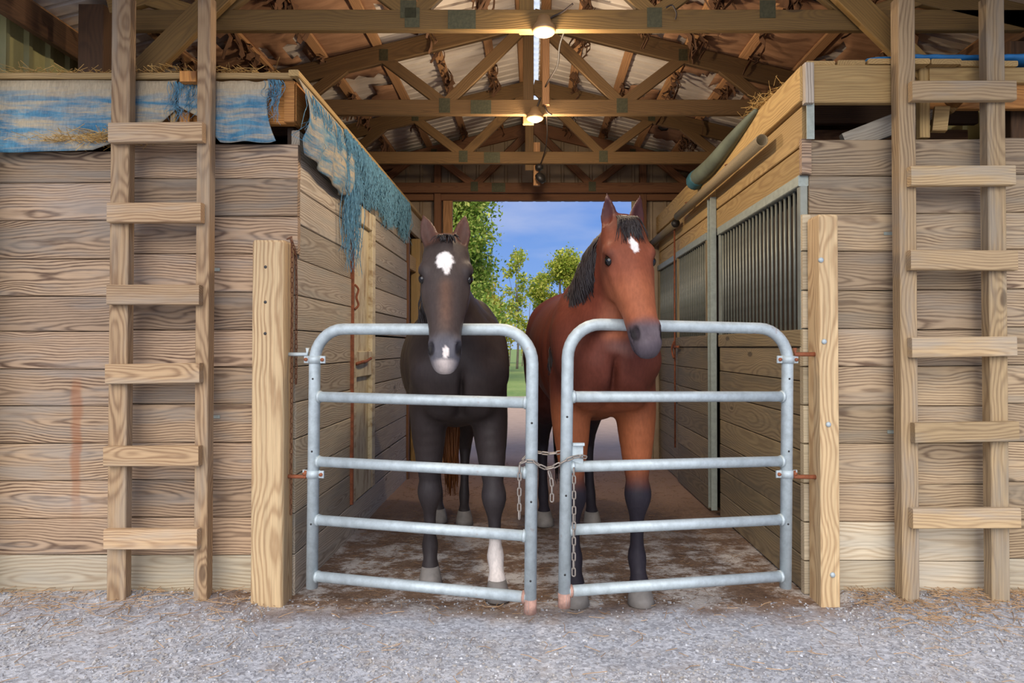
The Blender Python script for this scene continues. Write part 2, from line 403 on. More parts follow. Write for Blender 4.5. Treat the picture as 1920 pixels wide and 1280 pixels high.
def sp2():
    x = random.uniform(1.5, 2.65); y = 3.17-abs(random.gauss(0, .18)); return (x, y, gz(x, y)+.012)
straws('scattered_straw', sp2, 900, .02, .1, M_hay, 'brown chaff and straw piled along the foot of the right stall front')
def sp3():
    x = random.uniform(-2.6, 2.6); y = random.uniform(2.2, 3.1); return (x, y, gz(x, y)+.012)
straws('scattered_straw', sp3, 260, .02, .1, M_hay, 'thin brown straw bits scattered over the open gravel')
def sp4():
    x = random.uniform(-1.1, 1.25); y = random.uniform(2.95, 6.8); return (x, y, gz(x, y)+.008)
straws('scattered_straw', sp4, 2600, .012, .045, M_chaff, 'trampled bedding littering the dirt floor of the aisle', r=.0013)

# ------------------------------------------------------------------ stall fronts
FY = 3.2
def pz(py, Y=FY): return CAMZ+(650-py)*Y/F
def pxx(px, Y=FY): return (px-1000)*Y/F
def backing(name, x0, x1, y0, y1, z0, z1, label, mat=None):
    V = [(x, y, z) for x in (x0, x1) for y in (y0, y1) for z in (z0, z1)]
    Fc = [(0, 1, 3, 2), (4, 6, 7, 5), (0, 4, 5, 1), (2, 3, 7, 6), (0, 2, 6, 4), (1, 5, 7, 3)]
    return tag(meshobj(name, V, Fc, mat or M_stallshade), label, 'wall', kind='structure')
rowsR = [267, 333, 404, 475, 547, 618, 688, 757, 829, 899, 969, 1039, 1108]
rowsL = [281, 341, 412, 485, 555, 621, 692, 761, 831, 900, 971, 1039, 1108]
rowsQ = [259, 328, 400, 470, 544, 616, 687, 759, 831, 905, 977, 1049, 1112]
wfl = backing('wall_front_left', -2.64, -1.21, FY+.045, FY+.07, -.02, 2.17, 'weathered horizontal plank front of the left stall')
def fboards(rows, xa, xb, par, mat=M_front, top_x=None, pale=1):
    for i in range(len(rows)-1):
        za, zb = pz(rows[i+1])+.0015, pz(rows[i])-.0015
        if i == len(rows)-2: za -= .02
        x1 = top_x if (top_x is not None and i < 3) else xb
        dy = random.uniform(-.003, .003); ti = random.uniform(-.0015, .0015)
        bar('board', (xa, FY+.021+dy, (za+zb)/2-ti), (x1, FY+.021+dy, (za+zb)/2+ti), zb-za, .038, M_pale if i >= len(rows)-1-pale else mat, par)
fboards(rowsL, -2.64, pxx(221), wfl)
fboards(rowsR, pxx(222), -1.2, wfl, top_x=-1.158)
wfr = backing('wall_front_right', 1.37, 2.64, FY+.045, FY+.07, -.02, 2.2, 'weathered horizontal plank front of the right stall')
fboards(rowsQ, pxx(1520), pxx(1706), wfr, M_front2, pale=2)
fboards([r+(2 if k % 2 else -1) for k, r in enumerate(rowsQ)], pxx(1707), pxx(1872), wfr, M_front2, pale=2)
fboards([r-3 for r in rowsQ], pxx(1873), 2.64, wfr, M_front2)
bar('board', (pxx(1503), FY+.0, pz(293)), (pxx(1521), FY+.0, pz(293)), pz(259)-pz(328)-.004, .03, M_front, wfr)
# small flat steel straps on the fronts
for (px, py, par) in ((398, 505, wfl), (400, 781, wfl), (1672, 437, wfr), (1676, 809, wfr)):
    c = at(px, py, FY-.003); bar('steel_strap', c-Vector((.035, 0, 0)), c+Vector((.035, 0, 0)), .016, .003, M_channel, par, ch=.001)
# rust run stained on a strip of boards at the left
# ------------------------------------------------------------------ aisle side of the left stall
LX = -1.16
wal = backing('wall_aisle_left', LX-.075, LX-.045, FY+.07, 6.0, -.02, 2.3, 'plank side wall of the left stall along the aisle')
rowsA = [2.28, 2.14, 1.98, 1.808, 1.633, 1.453, 1.281, 1.103, .928, .75, .573, .388, .19, -.02]
for i in range(len(rowsA)-1):
    za, zb = rowsA[i+1]+.002, rowsA[i]-.002; zc = (za+zb)/2
    low = zb < .22
    o = random.uniform(-.004, .002)
    if low: bar('board', (LX-.02+o, FY, zc), (LX-.02+o, 6.0, zc), zb-za, .04, M_aisle, wal)
    else:
        bar('board', (LX-.02+o, FY+(.042 if zb > 1.66 else 0), zc), (LX-.02+o, 4.165, zc), zb-za, .04, M_aisle, wal)
        o = random.uniform(-.004, .002); sh = random.uniform(-.004, .004)
        bar('board', (LX-.02+o, 4.79, zc+sh), (LX-.02+o, 5.98, zc+sh), zb-za-.004, .04, M_aisle, wal)
bar('corner_post', (LX-.03, 6.03, -.02), (LX-.03, 6.03, 2.29), .06, .09, M_red, wal, (0, 1, 0))
bar('corner_post', (LX-.03, 6.62, -.02), (LX-.03, 6.62, 2.29), .07, .09, M_fresh, wal, (0, 1, 0))
bar('cross_rail', (LX-.04, 6.06, 2.02), (LX-.04, 6.6, 2.02), .14, .04, M_fresh, wal)
# narrow cream door in that wall
d1 = thing('door_1', 'narrow cream painted panel door set in the left stall side wall', 'door', (LX-.02, 4.47, .2), kind='structure')
dz0, dz1, dy0, dy1 = .2, 2.15, 4.18, 4.77
for yy in (dy0+.045, dy1-.045): bar('stile', (LX-.015, yy, dz0), (LX-.015, yy, dz1), .09, .045, M_door, d1, (0, 1, 0))
for za, zb in ((dz0, dz0+.2), (1.0, 1.17), (dz1-.12, dz1)): bar('rail', (LX-.016, dy0+.09, (za+zb)/2), (LX-.016, dy1-.09, (za+zb)/2), zb-za, .043, M_door, d1)
for za, zb in ((dz0+.2, 1.0), (1.17, dz1-.12)): bar('panel', (LX-.03, dy0+.085, (za+zb)/2), (LX-.03, dy1-.085, (za+zb)/2), zb-za+.01, .016, M_door, d1)
bar('jamb', (LX-.008, dy0-.015, dz0), (LX-.008, dy0-.015, dz1+.02), .022, .05, M_rust, d1, (0, 1, 0))
h = tube('latch', spline([(LX+.012, 4.2, 1.6), (LX+.03, 4.22, 1.57), (LX+.02, 4.21, 1.52), (LX+.03, 4.22, 1.47), (LX+.012, 4.2, 1.44)], 4), .008, M_rust, d1, 6)
tube('latch', spline([(LX+.014, 4.24, 1.09), (LX+.03, 4.33, 1.10), (LX+.025, 4.42, 1.10), (LX+.03, 4.55, 1.12)], 4), .011, M_rust, d1, 6)

# ------------------------------------------------------------------ left hay loft
lf = thing('hay_loft', 'timber hay loft above the left stall, half hidden by blue tarp', 'loft', (-1.9, 4.2, 2.2))
bar('deck_edge', (-2.6, 3.205, 2.515), (LX+.0, 3.205, 2.515), .03, .11, M_fresh, lf)
bar('deck_edge', (LX+.01, 3.12, 2.515), (LX+.01, 6.9, 2.515), .03, .05, M_fresh, lf)
bar('deck', (-1.68, 3.27, 2.512), (-1.68, 6.85, 2.512), .018, .98, M_rafter, lf, (0, 0, 1))
bar('front_beam', (-2.6, 3.235, 2.4), (pxx(545), 3.235, 2.4), .2, .04, M_orange, lf)
bar('beam_end', (pxx(534), 3.20, 2.4), (pxx(553, 3.2), 3.20, 2.4), .205, .05, M_orange, lf)
bar('side_beam', (LX-.02, 3.19, 2.405), (LX-.02, 5.6, 2.405), .2, .038, M_orange, lf)
bar('side_beam', (LX-.02, 5.6, 2.405), (LX-.02, 6.88, 2.405), .2, .038, M_white, lf)
for y in (3.42, 3.9, 4.4, 4.9, 5.4, 5.9, 6.4): bar('joist', (-2.18, y, 2.4), (LX-.05, y, 2.4), .19, .04, M_rafter, lf)
c0 = at(325, 215, 3.18); bar('stub', c0+Vector((0, 0, -.05)), c0+Vector((0, 0, .03)), .03, .04, M_fresh, lf, (1, 0, 0))
c0 = at(345, 218, 3.19); bar('stub', c0+Vector((0, 0, -.05)), c0+Vector((0, 0, .02)), .05, .03, M_orange, lf, (1, 0, 0))
c0 = at(352, 145, 3.12); bar('stub', c0+Vector((0, 0, -.02)), c0+Vector((0, 0, .03)), .08, .04, M_orange, lf, (1, 0, 0))

def cloth(name, cols, rows, fn, mat, parent, thick=.003):
    V = [fn(i/cols, j/rows) for j in range(rows+1) for i in range(cols+1)]
    Fc = [(j*(cols+1)+i, j*(cols+1)+i+1, (j+1)*(cols+1)+i+1, (j+1)*(cols+1)+i) for j in range(rows) for i in range(cols)]
    c = WM[parent.name].to_translation()
    o = meshobj(name, [Vector(v)-c for v in V], Fc, mat, parent, Matrix.Translation(c), True)
    md = o.modifiers.new('thick', 'SOLIDIFY'); md.thickness = thick
    return o
tp = thing('blue_tarp', 'faded blue tarp draped over the left hay loft edge with frayed strands', 'tarp', (-1.6, 3.12, 2.36))
def lerp_t(t, tab):
    for (a, va), (b, vb) in zip(tab, tab[1:]):
        if t <= b: return va+(vb-va)*(t-a)/(b-a)
    return tab[-1][1]
def tA(u, v):
    x = -2.62+(pxx(322, 3.13)+2.62)*u
    bot = lerp_t(u, [(0, 2.14), (.55, 2.15), (.7, 2.20), (.8, 2.27), (.92, 2.285), (1, 2.35)])
    z = 2.495+(bot-2.495)*v
    return (x, 3.165-.012*v-.008*math.sin(v*3)+.006*mn.noise(Vector((x*3, 0, z*9))), z+.006*mn.noise(Vector((x*5, 2, z))))
cloth('front_drape', 60, 14, tA, M_tarp, tp)
def tB(u, v):
    xl, xr = pxx(328, 3.12), pxx(500, 3.12)+v*.03-.03*math.sin(v*PI)
    x = xl+(xr-xl)*u
    bot = lerp_t(u, [(0, 2.36), (.25, 2.3), (.42, 2.19), (1, 2.19)])
    z = 2.485+(bot-2.485)*v
    return (x, 3.15-.012*math.sin(u*17+v*2)*v-.004*v, z+.01*mn.noise(Vector((x*14, 2, z*3))))
cloth('corner_drape', 40, 14, tB, M_tarp, tp)
def tC(u, v):
    y = 3.13+(4.0-3.13)*u
    bot = lerp_t(u, [(0, 2.2), (.06, 2.14), (.35, 2.11), (.75, 2.08), (1, 2.13)])
    z = 2.49+(bot-2.49)*v
    xb = LX+.03+.05*math.sin(v*2.6)*(1-.4*u)+.012*math.sin(y*30+v*4)*v+.02*mn.noise(Vector((y*8, z*8, 1)))*v
    return (xb, y, z)
cloth('side_drape', 50, 16, tC, M_tarp, tp)
V = []; Fc = []
def strand(p0, L, sway, r=.0022):
    global V, Fc
    pts = [Vector(p0)+Vector((random.gauss(0, .004)*k+.01*math.sin(k), sway*k/5+random.gauss(0, .005), -L*k/5)) for k in range(6)]
    v, f = tubegeo(pts, [r, r, r*.9, r*.8, r*.7, r*.4], 3)
    b = len(V); V += v; Fc += [tuple(i+b for i in q) for q in f]
for _ in range(900):
    y = random.uniform(3.85, 5.85); L = random.uniform(.24, .37)
    strand((LX+.022+random.uniform(0, .03), y, 2.49), L*(.95+.1*math.sin(y*9)), random.gauss(0, .03), .0035)
for _ in range(130):
    y = random.gauss(3.98, .09); strand((LX+.03+random.uniform(0, .03), y, 2.3), random.uniform(.25, .66), random.gauss(.03, .03), .0028)
for _ in range(60):
    y = random.uniform(3.15, 3.9); strand((LX+.06, y, 2.45), random.uniform(.1, .3), random.gauss(0, .04), .002)
for _ in range(40):
    x = random.gauss(pxx(505, 3.11), .02); strand((x, 3.143, 2.49), random.uniform(.05, .22), 0, .0015)
for _ in range(60):
    x = random.gauss(pxx(335, 3.11), .04); strand((x, 3.143, 2.48), random.uniform(.05, .2), 0, .0015)
tag(meshobj('frayed_strands', [v-Vector((-1.6, 3.12, 2.36)) for v in V], Fc, M_tarp2, tp, Matrix.Translation((-1.6, 3.12, 2.36))), kind='stuff')
def sp5():
    x = random.uniform(-2.58, LX-.1)
    return (x, 3.21+random.gauss(0, .03), 2.535+abs(random.gauss(0, .01))+(.02*abs(random.gauss(0, 1)) if mn.noise(Vector((x*3, 0, 0))) > .1 else 0))
straws('loft_straw', sp5, 330, .04, .14, M_straw, 'yellow straw poking over the left loft edge', flat=.3)
def sp6():
    return (max(-2.5, pxx(165, 3.1)+random.gauss(0, .14)), 3.15+random.gauss(0, .015), 2.19+abs(random.gauss(0, .02)))
straws('straw_wisp', sp6, 260, .05, .16, M_straw, 'clump of straw caught under the tarp on the top board', flat=.3)

# ------------------------------------------------------------------ ladders
def ladder(label, px0, px1, rows, mat, w0, w1, rl, rr, tilt=0, group=None):
    Yf = 3.07
    t = thing('ladder', label, 'ladder', (pxx((px0+px1)/2, Yf), Yf, 0))
    for px, (fw, fd) in ((px0, w0), (px1, w1)):
        x = pxx(px, Yf)
        bar('rail', (x+tilt*.5, Yf+fd/2, .0), (x-tilt*.5, Yf+fd/2, 2.86), fw, fd, mat, t, (1, 0, 0))
    for py in rows:
        z = CAMZ+(650-py)*(Yf-.04)/F; k = random.uniform(-.008, .008)
        xa, xb = pxx(rl+random.uniform(-3, 3), Yf-.04), pxx(rr+random.uniform(-3, 3), Yf-.04)
        bar('rung', (xa, Yf-.0205, z-k*.5), (xb, Yf-.0205, z+k*.5), .092, .038, mat, t)
    return t
ladder('brown wooden ladder nailed upright against the left stall front under the tarp', 221, 378, (245, 397, 552, 700, 855, 1010), M_ladder, (.088, .05), (.062, .06), 198, 373)
ladder('grey weathered wooden ladder with wide rungs on the right stall front', 1705, 1873, (166, 327, 487, 650, 810, 971), M_ladder2, (.08, .07), (.085, .06), 1712, 1910)

# ------------------------------------------------------------------ gate posts
def rpost(name, label, x0, x1, z1, y0, y1, mat, rad):
    t = thing(name, label, 'post', ((x0+x1)/2, (y0+y1)/2, 0))
    n = 5; V = []; cx, cy = (x0+x1)/2, (y0+y1)/2; hx, hy = (x1-x0)/2, (y1-y0)/2
    ring = []
    for qx, qy, a0 in ((1, 1, 0), (-1, 1, PI/2), (-1, -1, PI), (1, -1, 3*PI/2)):
        for k in range(n):
            a = a0+PI/2*k/(n-1); ring.append(((hx-rad)*qx+rad*math.cos(a), (hy-rad)*qy+rad*math.sin(a)))
    m = len(ring); L = z1+.03
    for s, sc in ((-L/2, 1), (L/2-.012, 1), (L/2, .93)):
        for a, b in ring: V.append((s, -a*sc, b*sc))       # local x is the length
    Fc = [(j*m+i, j*m+(i+1) % m, (j+1)*m+(i+1) % m, (j+1)*m+i) for j in range(2) for i in range(m)]
    Fc += [tuple(range(m-1, -1, -1)), tuple(range(2*m, 3*m))]
    R = Matrix(((0, -1, 0), (0, 0, 1), (1, 0, 0))).to_4x4()
    # local x -> world z, local y -> -world x, local z -> world y
    R = Matrix(((0, -1, 0, 0), (0, 0, 1, 0), (1, 0, 0, 0), (0, 0, 0, 1)))
    meshobj('post_shaft', V, Fc, mat, t, Matrix.Translation((cx, cy, z1-L/2)) @ R)
    return t
PF = 3.05
pl = rpost('gate_post', 'thick pale wooden gate post with a rusty chain down its side', -1.318, -1.165, 1.70, PF, PF+.14, M_post, .02)
pr = rpost('gate_post', 'slim split wooden gate post with round bolt heads beside the right gate', 1.335, 1.425, 1.82, PF, PF+.13, M_post, .006)
for py, px in ((487, 1540), (795, 1552), (1075, 1558), (640, 1545)):
    c = at(px, py, PF); lathe('bolt_head', [(.013, 0), (.012, .006), (.006, .01)], M_galv, pr, Matrix.Translation(c+Vector((0, .001, 0))) @ Matrix.Rotation(PI/2, 4, 'X'), 10)
for py, px in ((500, 497), (566, 497), (625, 497)):
    c = at(px, py, PF); lathe('bolt_hole', [(.008, 0), (.0075, .001), (.004, .0015)], M_black, pl, Matrix.Translation(c+Vector((0, .0005, 0))) @ Matrix.Rotation(PI/2, 4, 'X'), 8)

# ------------------------------------------------------------------ tube gates
def gate(label, hx, hy, fx, fy, sgn, group=None):
    # local x runs from the hinge stile to the free stile, z up
    dx, dy = fx-hx, fy-hy; L = math.hypot(dx, dy)
    t = thing('tube_gate', label, 'gate', (hx, hy, 0), (0, math.radians(.5 if sgn > 0 else -.9), math.atan2(dy, dx)), group)
    Mt = WM[t.name]
    def P(x, z, y=0): return Mt @ Vector((x, y, z))
    zt, zb, R = 1.285, .065, .15
    pts = [P(0, zb)]
    pts += [P(R-R*math.cos(a), zt-R+R*math.sin(a)) for a in [PI/2*k/8 for k in range(9)]]
    pts += [P(L-R+R*math.sin(a), zt-R+R*math.cos(a)) for a in [PI/2*k/8 for k in range(9)]]
    pts += [P(L, zb)]
    tube('frame', pts, .027, M_galv, t, 14)
    for z in (.965, .66, .385, .12):
        b = tube('rail', [P(.02, z), P(L-.02, z)], .0245, M_galv, t, 12)
        for xx in (.028, L-.028):
            c = P(xx, z); tube('weld', [P(xx-.006, z), P(xx+.006, z)], .0285, M_weld if (z < .2 and xx > .1) else M_galv, b, 10)
    tube('frame_foot', [P(L, zb-.012), P(L, zb+.05)], .0278, M_weld, t, 12)
    for k in range(6):
        for xx in (0, L):
            if (k+int(xx > .1)) % 2: lathe('stile_hole', [(.005, 0), (.0045, .0006), (.002, .001)], M_black, t, Matrix.Translation(P(xx, .2+.17*k)+Vector((0, -.0268, 0))) @ Matrix.Rotation(PI/2, 4, 'X'), 8)
    for z in (1.14, .60):
        s = bar('hinge_strap', P(-.055, z), P(.055, z), .035, .008, M_galv, t, ch=.002)
        tube('collar', [P(0, z-.018), P(0, z+.018)], .031, M_galv, s, 12)
        for xx in (-.043, .043): tube('strap_bolt', [P(xx, z, -.012), P(xx, z, .012)], .0085, M_rust, s, 8)
    return t, P, L
GL, PL_, LL = gate('galvanised tube gate hung on the thick pale left post, in front of the dark horse', pxx(587, 3.1), 3.1, pxx(994, 2.86), 2.86, 1)
GR, PR_, LR = gate('galvanised tube gate hung on the slim right post, in front of the bay horse', pxx(1470, 3.1), 3.1, pxx(1057, 2.86), 2.86, -1)
for z in (1.165, .585):
    a = PL_(-.04, z); tube('hinge_pin', [(-1.19, 3.12, z), (a.x, a.y, z), (a.x, a.y, z+.03)], .0095, M_rust if z < 1 else M_galv, pl, 8)
    a = PR_(-.04, z); tube('hinge_pin', [(1.35, 3.1, z), (a.x, a.y, z), (a.x, a.y, z+.03)], .0105, M_rust, pr, 8)
c = PR_(LR-.05, .70); 
bar('latch_plate', c+Vector((-.0, -.01, -.03)), c+Vector((0, -.01, .065)), .05, .008, M_galv, GR, (1, 0, 0), .001)
bar('latch_lip', c+Vector((-.02, -.02, .06)), c+Vector((.03, -.02, .06)), .012, .02, M_galv, GR, ch=.001)

# ------------------------------------------------------------------ chains
LINK = {}
def linkmesh(p, mat):
    if (p, mat.name) in LINK: return LINK[(p, mat.name)]
    L, Wd, r = p*1.32, p*.62, p*.105
    pts = []; n = 6
    a, b = L/2-Wd/2, Wd/2-r
    for k in range(n): an = -PI/2+PI*k/(n-1); pts.append(Vector((a+b*math.cos(an), b*math.sin(an), 0)))
    for k in range(n): an = PI/2+PI*k/(n-1); pts.append(Vector((-a+b*math.cos(an), b*math.sin(an), 0)))
    m = len(pts); V = []; Fc = []; sg = 5
    for i in range(m):
        T = (pts[(i+1) % m]-pts[i-1]).normalized(); u = Vector((0, 0, 1)); w = T.cross(u)
        for k in range(sg): an = 2*PI*k/sg; V.append(pts[i]+(u*math.sin(an)+w*math.cos(an))*r)
    for i in range(m):
        for k in range(sg): Fc.append((i*sg+k, i*sg+(k+1) % sg, ((i+1) % m)*sg+(k+1) % sg, ((i+1) % m)*sg+k))
    me = bpy.data.meshes.new('link'); me.from_pydata(V, [], Fc); me.update(); me.materials.append(mat)
    me.polygons.foreach_set('use_smooth', [True]*len(me.polygons)); LINK[(p, mat.name)] = me; return me
def chain_run(par, ctrl, p, mat):
    pts = spline(ctrl, 24); cum = [0]
    for a, b in zip(pts, pts[1:]): cum.append(cum[-1]+(b-a).length)
    n = int(cum[-1]/p); me = linkmesh(p, mat)
    def pt(s):
        for i in range(1, len(cum)):
            if cum[i] >= s: f = (s-cum[i-1])/max(1e-9, cum[i]-cum[i-1]); return pts[i-1].lerp(pts[i], f)
        return pts[-1]
    for k in range(n):
        a, b = pt(k*p), pt((k+1)*p); x = (b-a).normalized()
        ref = Vector((0, 1, 0)) if abs(x.y) < .9 else Vector((1, 0, 0))
        z = (ref-x*ref.dot(x)).normalized(); y = z.cross(x)
        ang = (.35 if k % 2 else .35+PI/2)+random.gauss(0, .15)
        R = Matrix((x, y, z)).transposed().to_4x4() @ Matrix.Rotation(ang, 4, 'X')
        put(bpy.data.objects.new('link', me), par, Matrix.Translation((a+b)/2) @ R)
g0 = PL_(LL, .66); g1 = PR_(LR, .66)
ch = thing('gate_chain', 'steel chain looped around the meeting stiles of the two gates', 'chain', (g0.x, g0.y, .7))
f = Vector((0, -.034, 0)); bk = Vector((0, .036, 0))
chain_run(ch, [g0+Vector((-.05, 0, .045))+f*.6, g0+f*1.05+Vector((0, 0, .06)), g0.lerp(g1, .45)+Vector((0, -.02, .01)), g1+f*1.05+Vector((0, 0, .035)), g1+Vector((.05, -.02, .05)), g1+Vector((.09, .0, .04))], .033, M_chain)
chain_run(ch, [g0+Vector((-.04, .01, .05))+bk*.6, g0+bk+Vector((0, 0, .085)), g0.lerp(g1, .5)+Vector((0, .03, .065)), g1+bk+Vector((0, 0, .06)), g1+Vector((.06, .03, .06))], .033, M_chain)
chain_run(ch, [g0.lerp(g1, .5)+Vector((0, -.03, .0)), g0.lerp(g1, .58)+Vector((0, -.032, -.05)), g0.lerp(g1, .58)+Vector((0, -.032, -.14))], .033, M_chain)
chain_run(ch, [g0+Vector((-.05, -.03, .04)), g0+Vector((-.052, -.034, -.06)), g0+Vector((-.052, -.034, -.2))], .033, M_chain)
chain_run(ch, [g1+Vector((.032, -.033, -.0)), g1+Vector((.032, -.034, -.2)), g1+Vector((.03, -.034, -.49))], .033, M_chain)
rc = thing('post_chain', 'rusty chain hanging down the side of the thick pale post', 'chain', (-1.14, 3.14, .4))
chain_run(rc, [(-1.17, 3.11, 1.715), (-1.153, 3.115, 1.68), (-1.153, 3.12, 1.2), (-1.153, 3.12, .38)], .024, M_rustchain)
chain_run(rc, [(-1.17, 3.16, 1.715), (-1.15, 3.165, 1.6), (-1.148, 3.165, 1.2), (-1.148, 3.165, 1.0)], .024, M_rustchain)

# ------------------------------------------------------------------ right aisle: stall front with grilles
RX = 1.32
war = backing('wall_aisle_right', RX+.07, RX+.09, FY+.07, 6.85, -.02, 2.2, 'backing sheet behind the right grilles, stall shade painted into its colour')
def stallpanel(name, label, cat, y0, y1, nb, sub, zc=(1.285, 1.99), xo=0, kind=None):
    t = thing(name, label, cat, (RX, (y0+y1)/2, 0), kind=kind); X = RX+xo
    n = 7; hh = (1.2+.0)/n
    for i in range(n):
        z = hh*(i+.5); o_ = random.uniform(0, .004)
        bar('board', (X+.02+o_, y0, z+random.uniform(-.002, .002)), (X+.02+o_, y1, z), hh-.004, .038, M_stall, t)
    bar('grille_rail', (X+.015, y0, 1.243), (X+.015, y1, 1.243), .085, .045, M_stall, t)
    bar('grille_rail', (X+.012, y0, 2.02), (X+.012, y1, 2.02), .055, .05, M_channel, t)
    for y in (y0+.02, y1-.02): bar('grille_stile', (X+.015, y, 1.285), (X+.015, y, 1.995), .04, .04, M_stall if sub else M_bars, t, (0, 1, 0))
    for k in range(nb):
        y = y0+.055+(y1-y0-.11)*k/(nb-1)
        put(bpy.data.objects.new('grille_bar', barmesh), t, Matrix.Translation((X+.015, y, 1.64)))
    return t
V, Fc = tubegeo([(0, 0, -.36), (0, 0, .36)], .008, 8)
barmesh = bpy.data.meshes.new('grille_bar'); barmesh.from_pydata(V, [], Fc); barmesh.update(); barmesh.materials.append(M_bars)
barmesh.polygons.foreach_set('use_smooth', [True]*len(barmesh.polygons))
sp_ = stallpanel('stall_panel', 'plank stall panel with a long grey bar grille behind the right gate', 'stall panel', 3.215, 4.64, 22, False)
sd1 = stallpanel('stall_door', 'sliding plank stall door with bar grille past the steel channel', 'stall door', 4.84, 5.86, 16, True, xo=-.03)
sd2 = stallpanel('stall_door', 'plank stall door with bar grille, last before the far doorway', 'stall door', 5.9, 6.84, 14, True, xo=-.01)
for i, (y0, y1) in enumerate(((3.2, 4.72), (4.73, 6.86))):
    for (za, zb) in ((2.05, 2.185), (2.195, 2.385)):
        bar('board', (RX+.02, y0, (za+zb)/2), (RX+.02, y1, (za+zb)/2), zb-za, .038, M_fresh, war)
# board ends showing at the corner beside the right post
for i in range(2, len(rowsQ)-1):
    za, zb = pz(rowsQ[i+1])+.003, pz(rowsQ[i])-.003
    bar('board_end', (pxx(1505), FY+.015, (za+zb)/2), (pxx(1520), FY+.015, (za+zb)/2), zb-za, .04, M_white, wfr)
chn = thing('steel_channel', 'grey steel channel post between stall panel and sliding door', 'post', (RX-.02, 4.74, 0))
bar('web', (RX-.005, 4.74, .03), (RX-.005, 4.74, 2.28), .085, .006, M_channel, chn, (0, 1, 0), .001)
for y in (4.70, 4.78): bar('flange', (RX-.025, y, .03), (RX-.025, y, 2.28), .04, .006, M_channel, chn, (1, 0, 0), .001)
p1 = thing('door_track', 'round steel sliding door track tube under the right loft rim, the longer one', 'track', (1.24, 4.5, 2.32))
V, Fc = tubegeo([(1.24, 3.53, 2.32), (1.24, 5.6, 2.32)], .034, 16, False)
o = meshobj('track_tube', V, Fc, M_stall, p1, smooth=True); md = o.modifiers.new('t', 'SOLIDIFY'); md.thickness = .004
for y in (4.2, 5.3): bar('track_bracket', (1.24, y, 2.35), (1.31, y, 2.37), .05, .006, M_rust, p1, ch=.001)
p2 = thing('door_track', 'short dark-ended sliding door track tube by the far doorway', 'track', (1.25, 6.3, 2.29))
tube('track_tube', [(1.25, 5.74, 2.285), (1.25, 6.85, 2.285)], .034, M_stall, p2, 16)
tube('end_cap', [(1.25, 5.72, 2.285), (1.25, 5.742, 2.285)], .036, M_black, p2, 16)
rod = tag(tube('latch_rod', [(1.27, 5.87, .3), (1.27, 5.87, 2.28)], .008, M_rust, None, 8), 'thin upright latch rod between the two stall doors', 'rod')
lt = thing('door_latch', 'rusty iron latch on the first sliding stall door', 'latch', (1.26, 5.83, 1.17))
tube('bolt', [(1.262, 5.7, 1.2), (1.262, 5.92, 1.2)], .012, M_rust, lt, 8)
tube('hook', spline([(1.25, 5.8, 1.25), (1.235, 5.82, 1.2), (1.24, 5.84, 1.15), (1.25, 5.82, 1.1)], 5), .009, M_rust, lt, 8)

# ------------------------------------------------------------------ right hay loft
rl = thing('hay_loft', 'timber hay loft of yellow boards above the right stall', 'loft', (1.95, 4.2, 2.4))
bar('side_beam', (RX+.0, 3.16, 2.48), (RX+.0, 6.88, 2.48), .17, .05, M_fresh, rl)
bar('front_beam', (pxx(1517), 3.17, 2.475), (pxx(1692), 3.17, 2.475), .185, .04, M_fresh, rl)
bar('corner_block', (pxx(1510), 3.15, 2.375), (pxx(1510), 3.15, 2.57), .045, .04, M_aisle, rl, (1, 0, 0))
bar('front_beam', (pxx(1745, 3.2), 3.21, 2.535), (2.62, 3.21, 2.535), .075, .04, M_fresh, rl)
bar('front_beam', (pxx(1745, 3.2), 3.24, 2.44), (2.62, 3.24, 2.44), .12, .04, M_orange, rl)
x = 1.33
for k in range(7):
    w = random.uniform(.13, .155)
    bar('deck_plank', (x+w/2, 3.16+random.uniform(-.015, .02), 2.584), (x+w/2, 6.85, 2.584), w-.008, .026, M_fresh, rl, (1, 0, 0)); x += w
bar('brace', at(1585, 268, 3.3), at(1770, 195, 3.25), .10, .045, M_aisle, rl)
bar('joist_end', at(1752, 222, 3.22), at(1780, 222, 3.20), .12, .05, M_fresh, rl)
bar('stud', at(1734, 258, 3.22), at(1734, 112, 3.22), .05, .04, M_fresh, rl, (1, 0, 0))
bar('steel_bracket', at(1522, 259, 3.16), at(1522, 184, 3.16), .038, .006, M_channel, rl, (1, 0, 0), .001)
for y in (3.5, 4.0, 4.6, 5.2, 5.8, 6.4): bar('joist', (RX+.04, y, 2.48), (2.38, y, 2.48), .17, .04, M_rafter, rl)
bar('inner_beam', (RX+.1, 3.62, 2.3), (2.4, 3.62, 2.3), .2, .05, M_red, rl)
tb = thing('blue_tarp', 'bright blue tarp bunched on top of the right hay loft', 'tarp', (2.2, 3.2, 2.6))
def tD(u, v):
    x = pxx(1640, 3.14)+(2.62-pxx(1640, 3.14))*u; a = v*2*PI
    th = .004+.022*min(1, u*5)*(.6+.6*abs(mn.noise(Vector((x*4, 0, 5)))))
    return (x, 3.27+.09*math.cos(a), 2.605+th+th*math.sin(a)+.006*mn.noise(Vector((x*20, a, 0))))
cloth('bunched_sheet', 60, 12, tD, M_tarp3, tb)
tr = thing('tarp_roll', 'grey green rolled tarp sagging along the right loft rim', 'tarp', (1.27, 4.5, 2.5))
pts = spline([(1.285, 3.75, 2.565), (1.275, 4.1, 2.53), (1.265, 4.6, 2.49), (1.262, 5.0, 2.50)], 8)
tube('roll', pts, [.012+.05*math.sin(min(1, i/len(pts)*1.2)*PI/2) for i in range(len(pts))], M_tarp4, tr, 12)
tube('roll_end', spline([(1.262, 4.98, 2.50), (1.26, 5.08, 2.49), (1.26, 5.14, 2.48)], 4), [.062, .068, .07, .072, .07, .065, .05, .035, .015], M_tarp5, tr, 14)
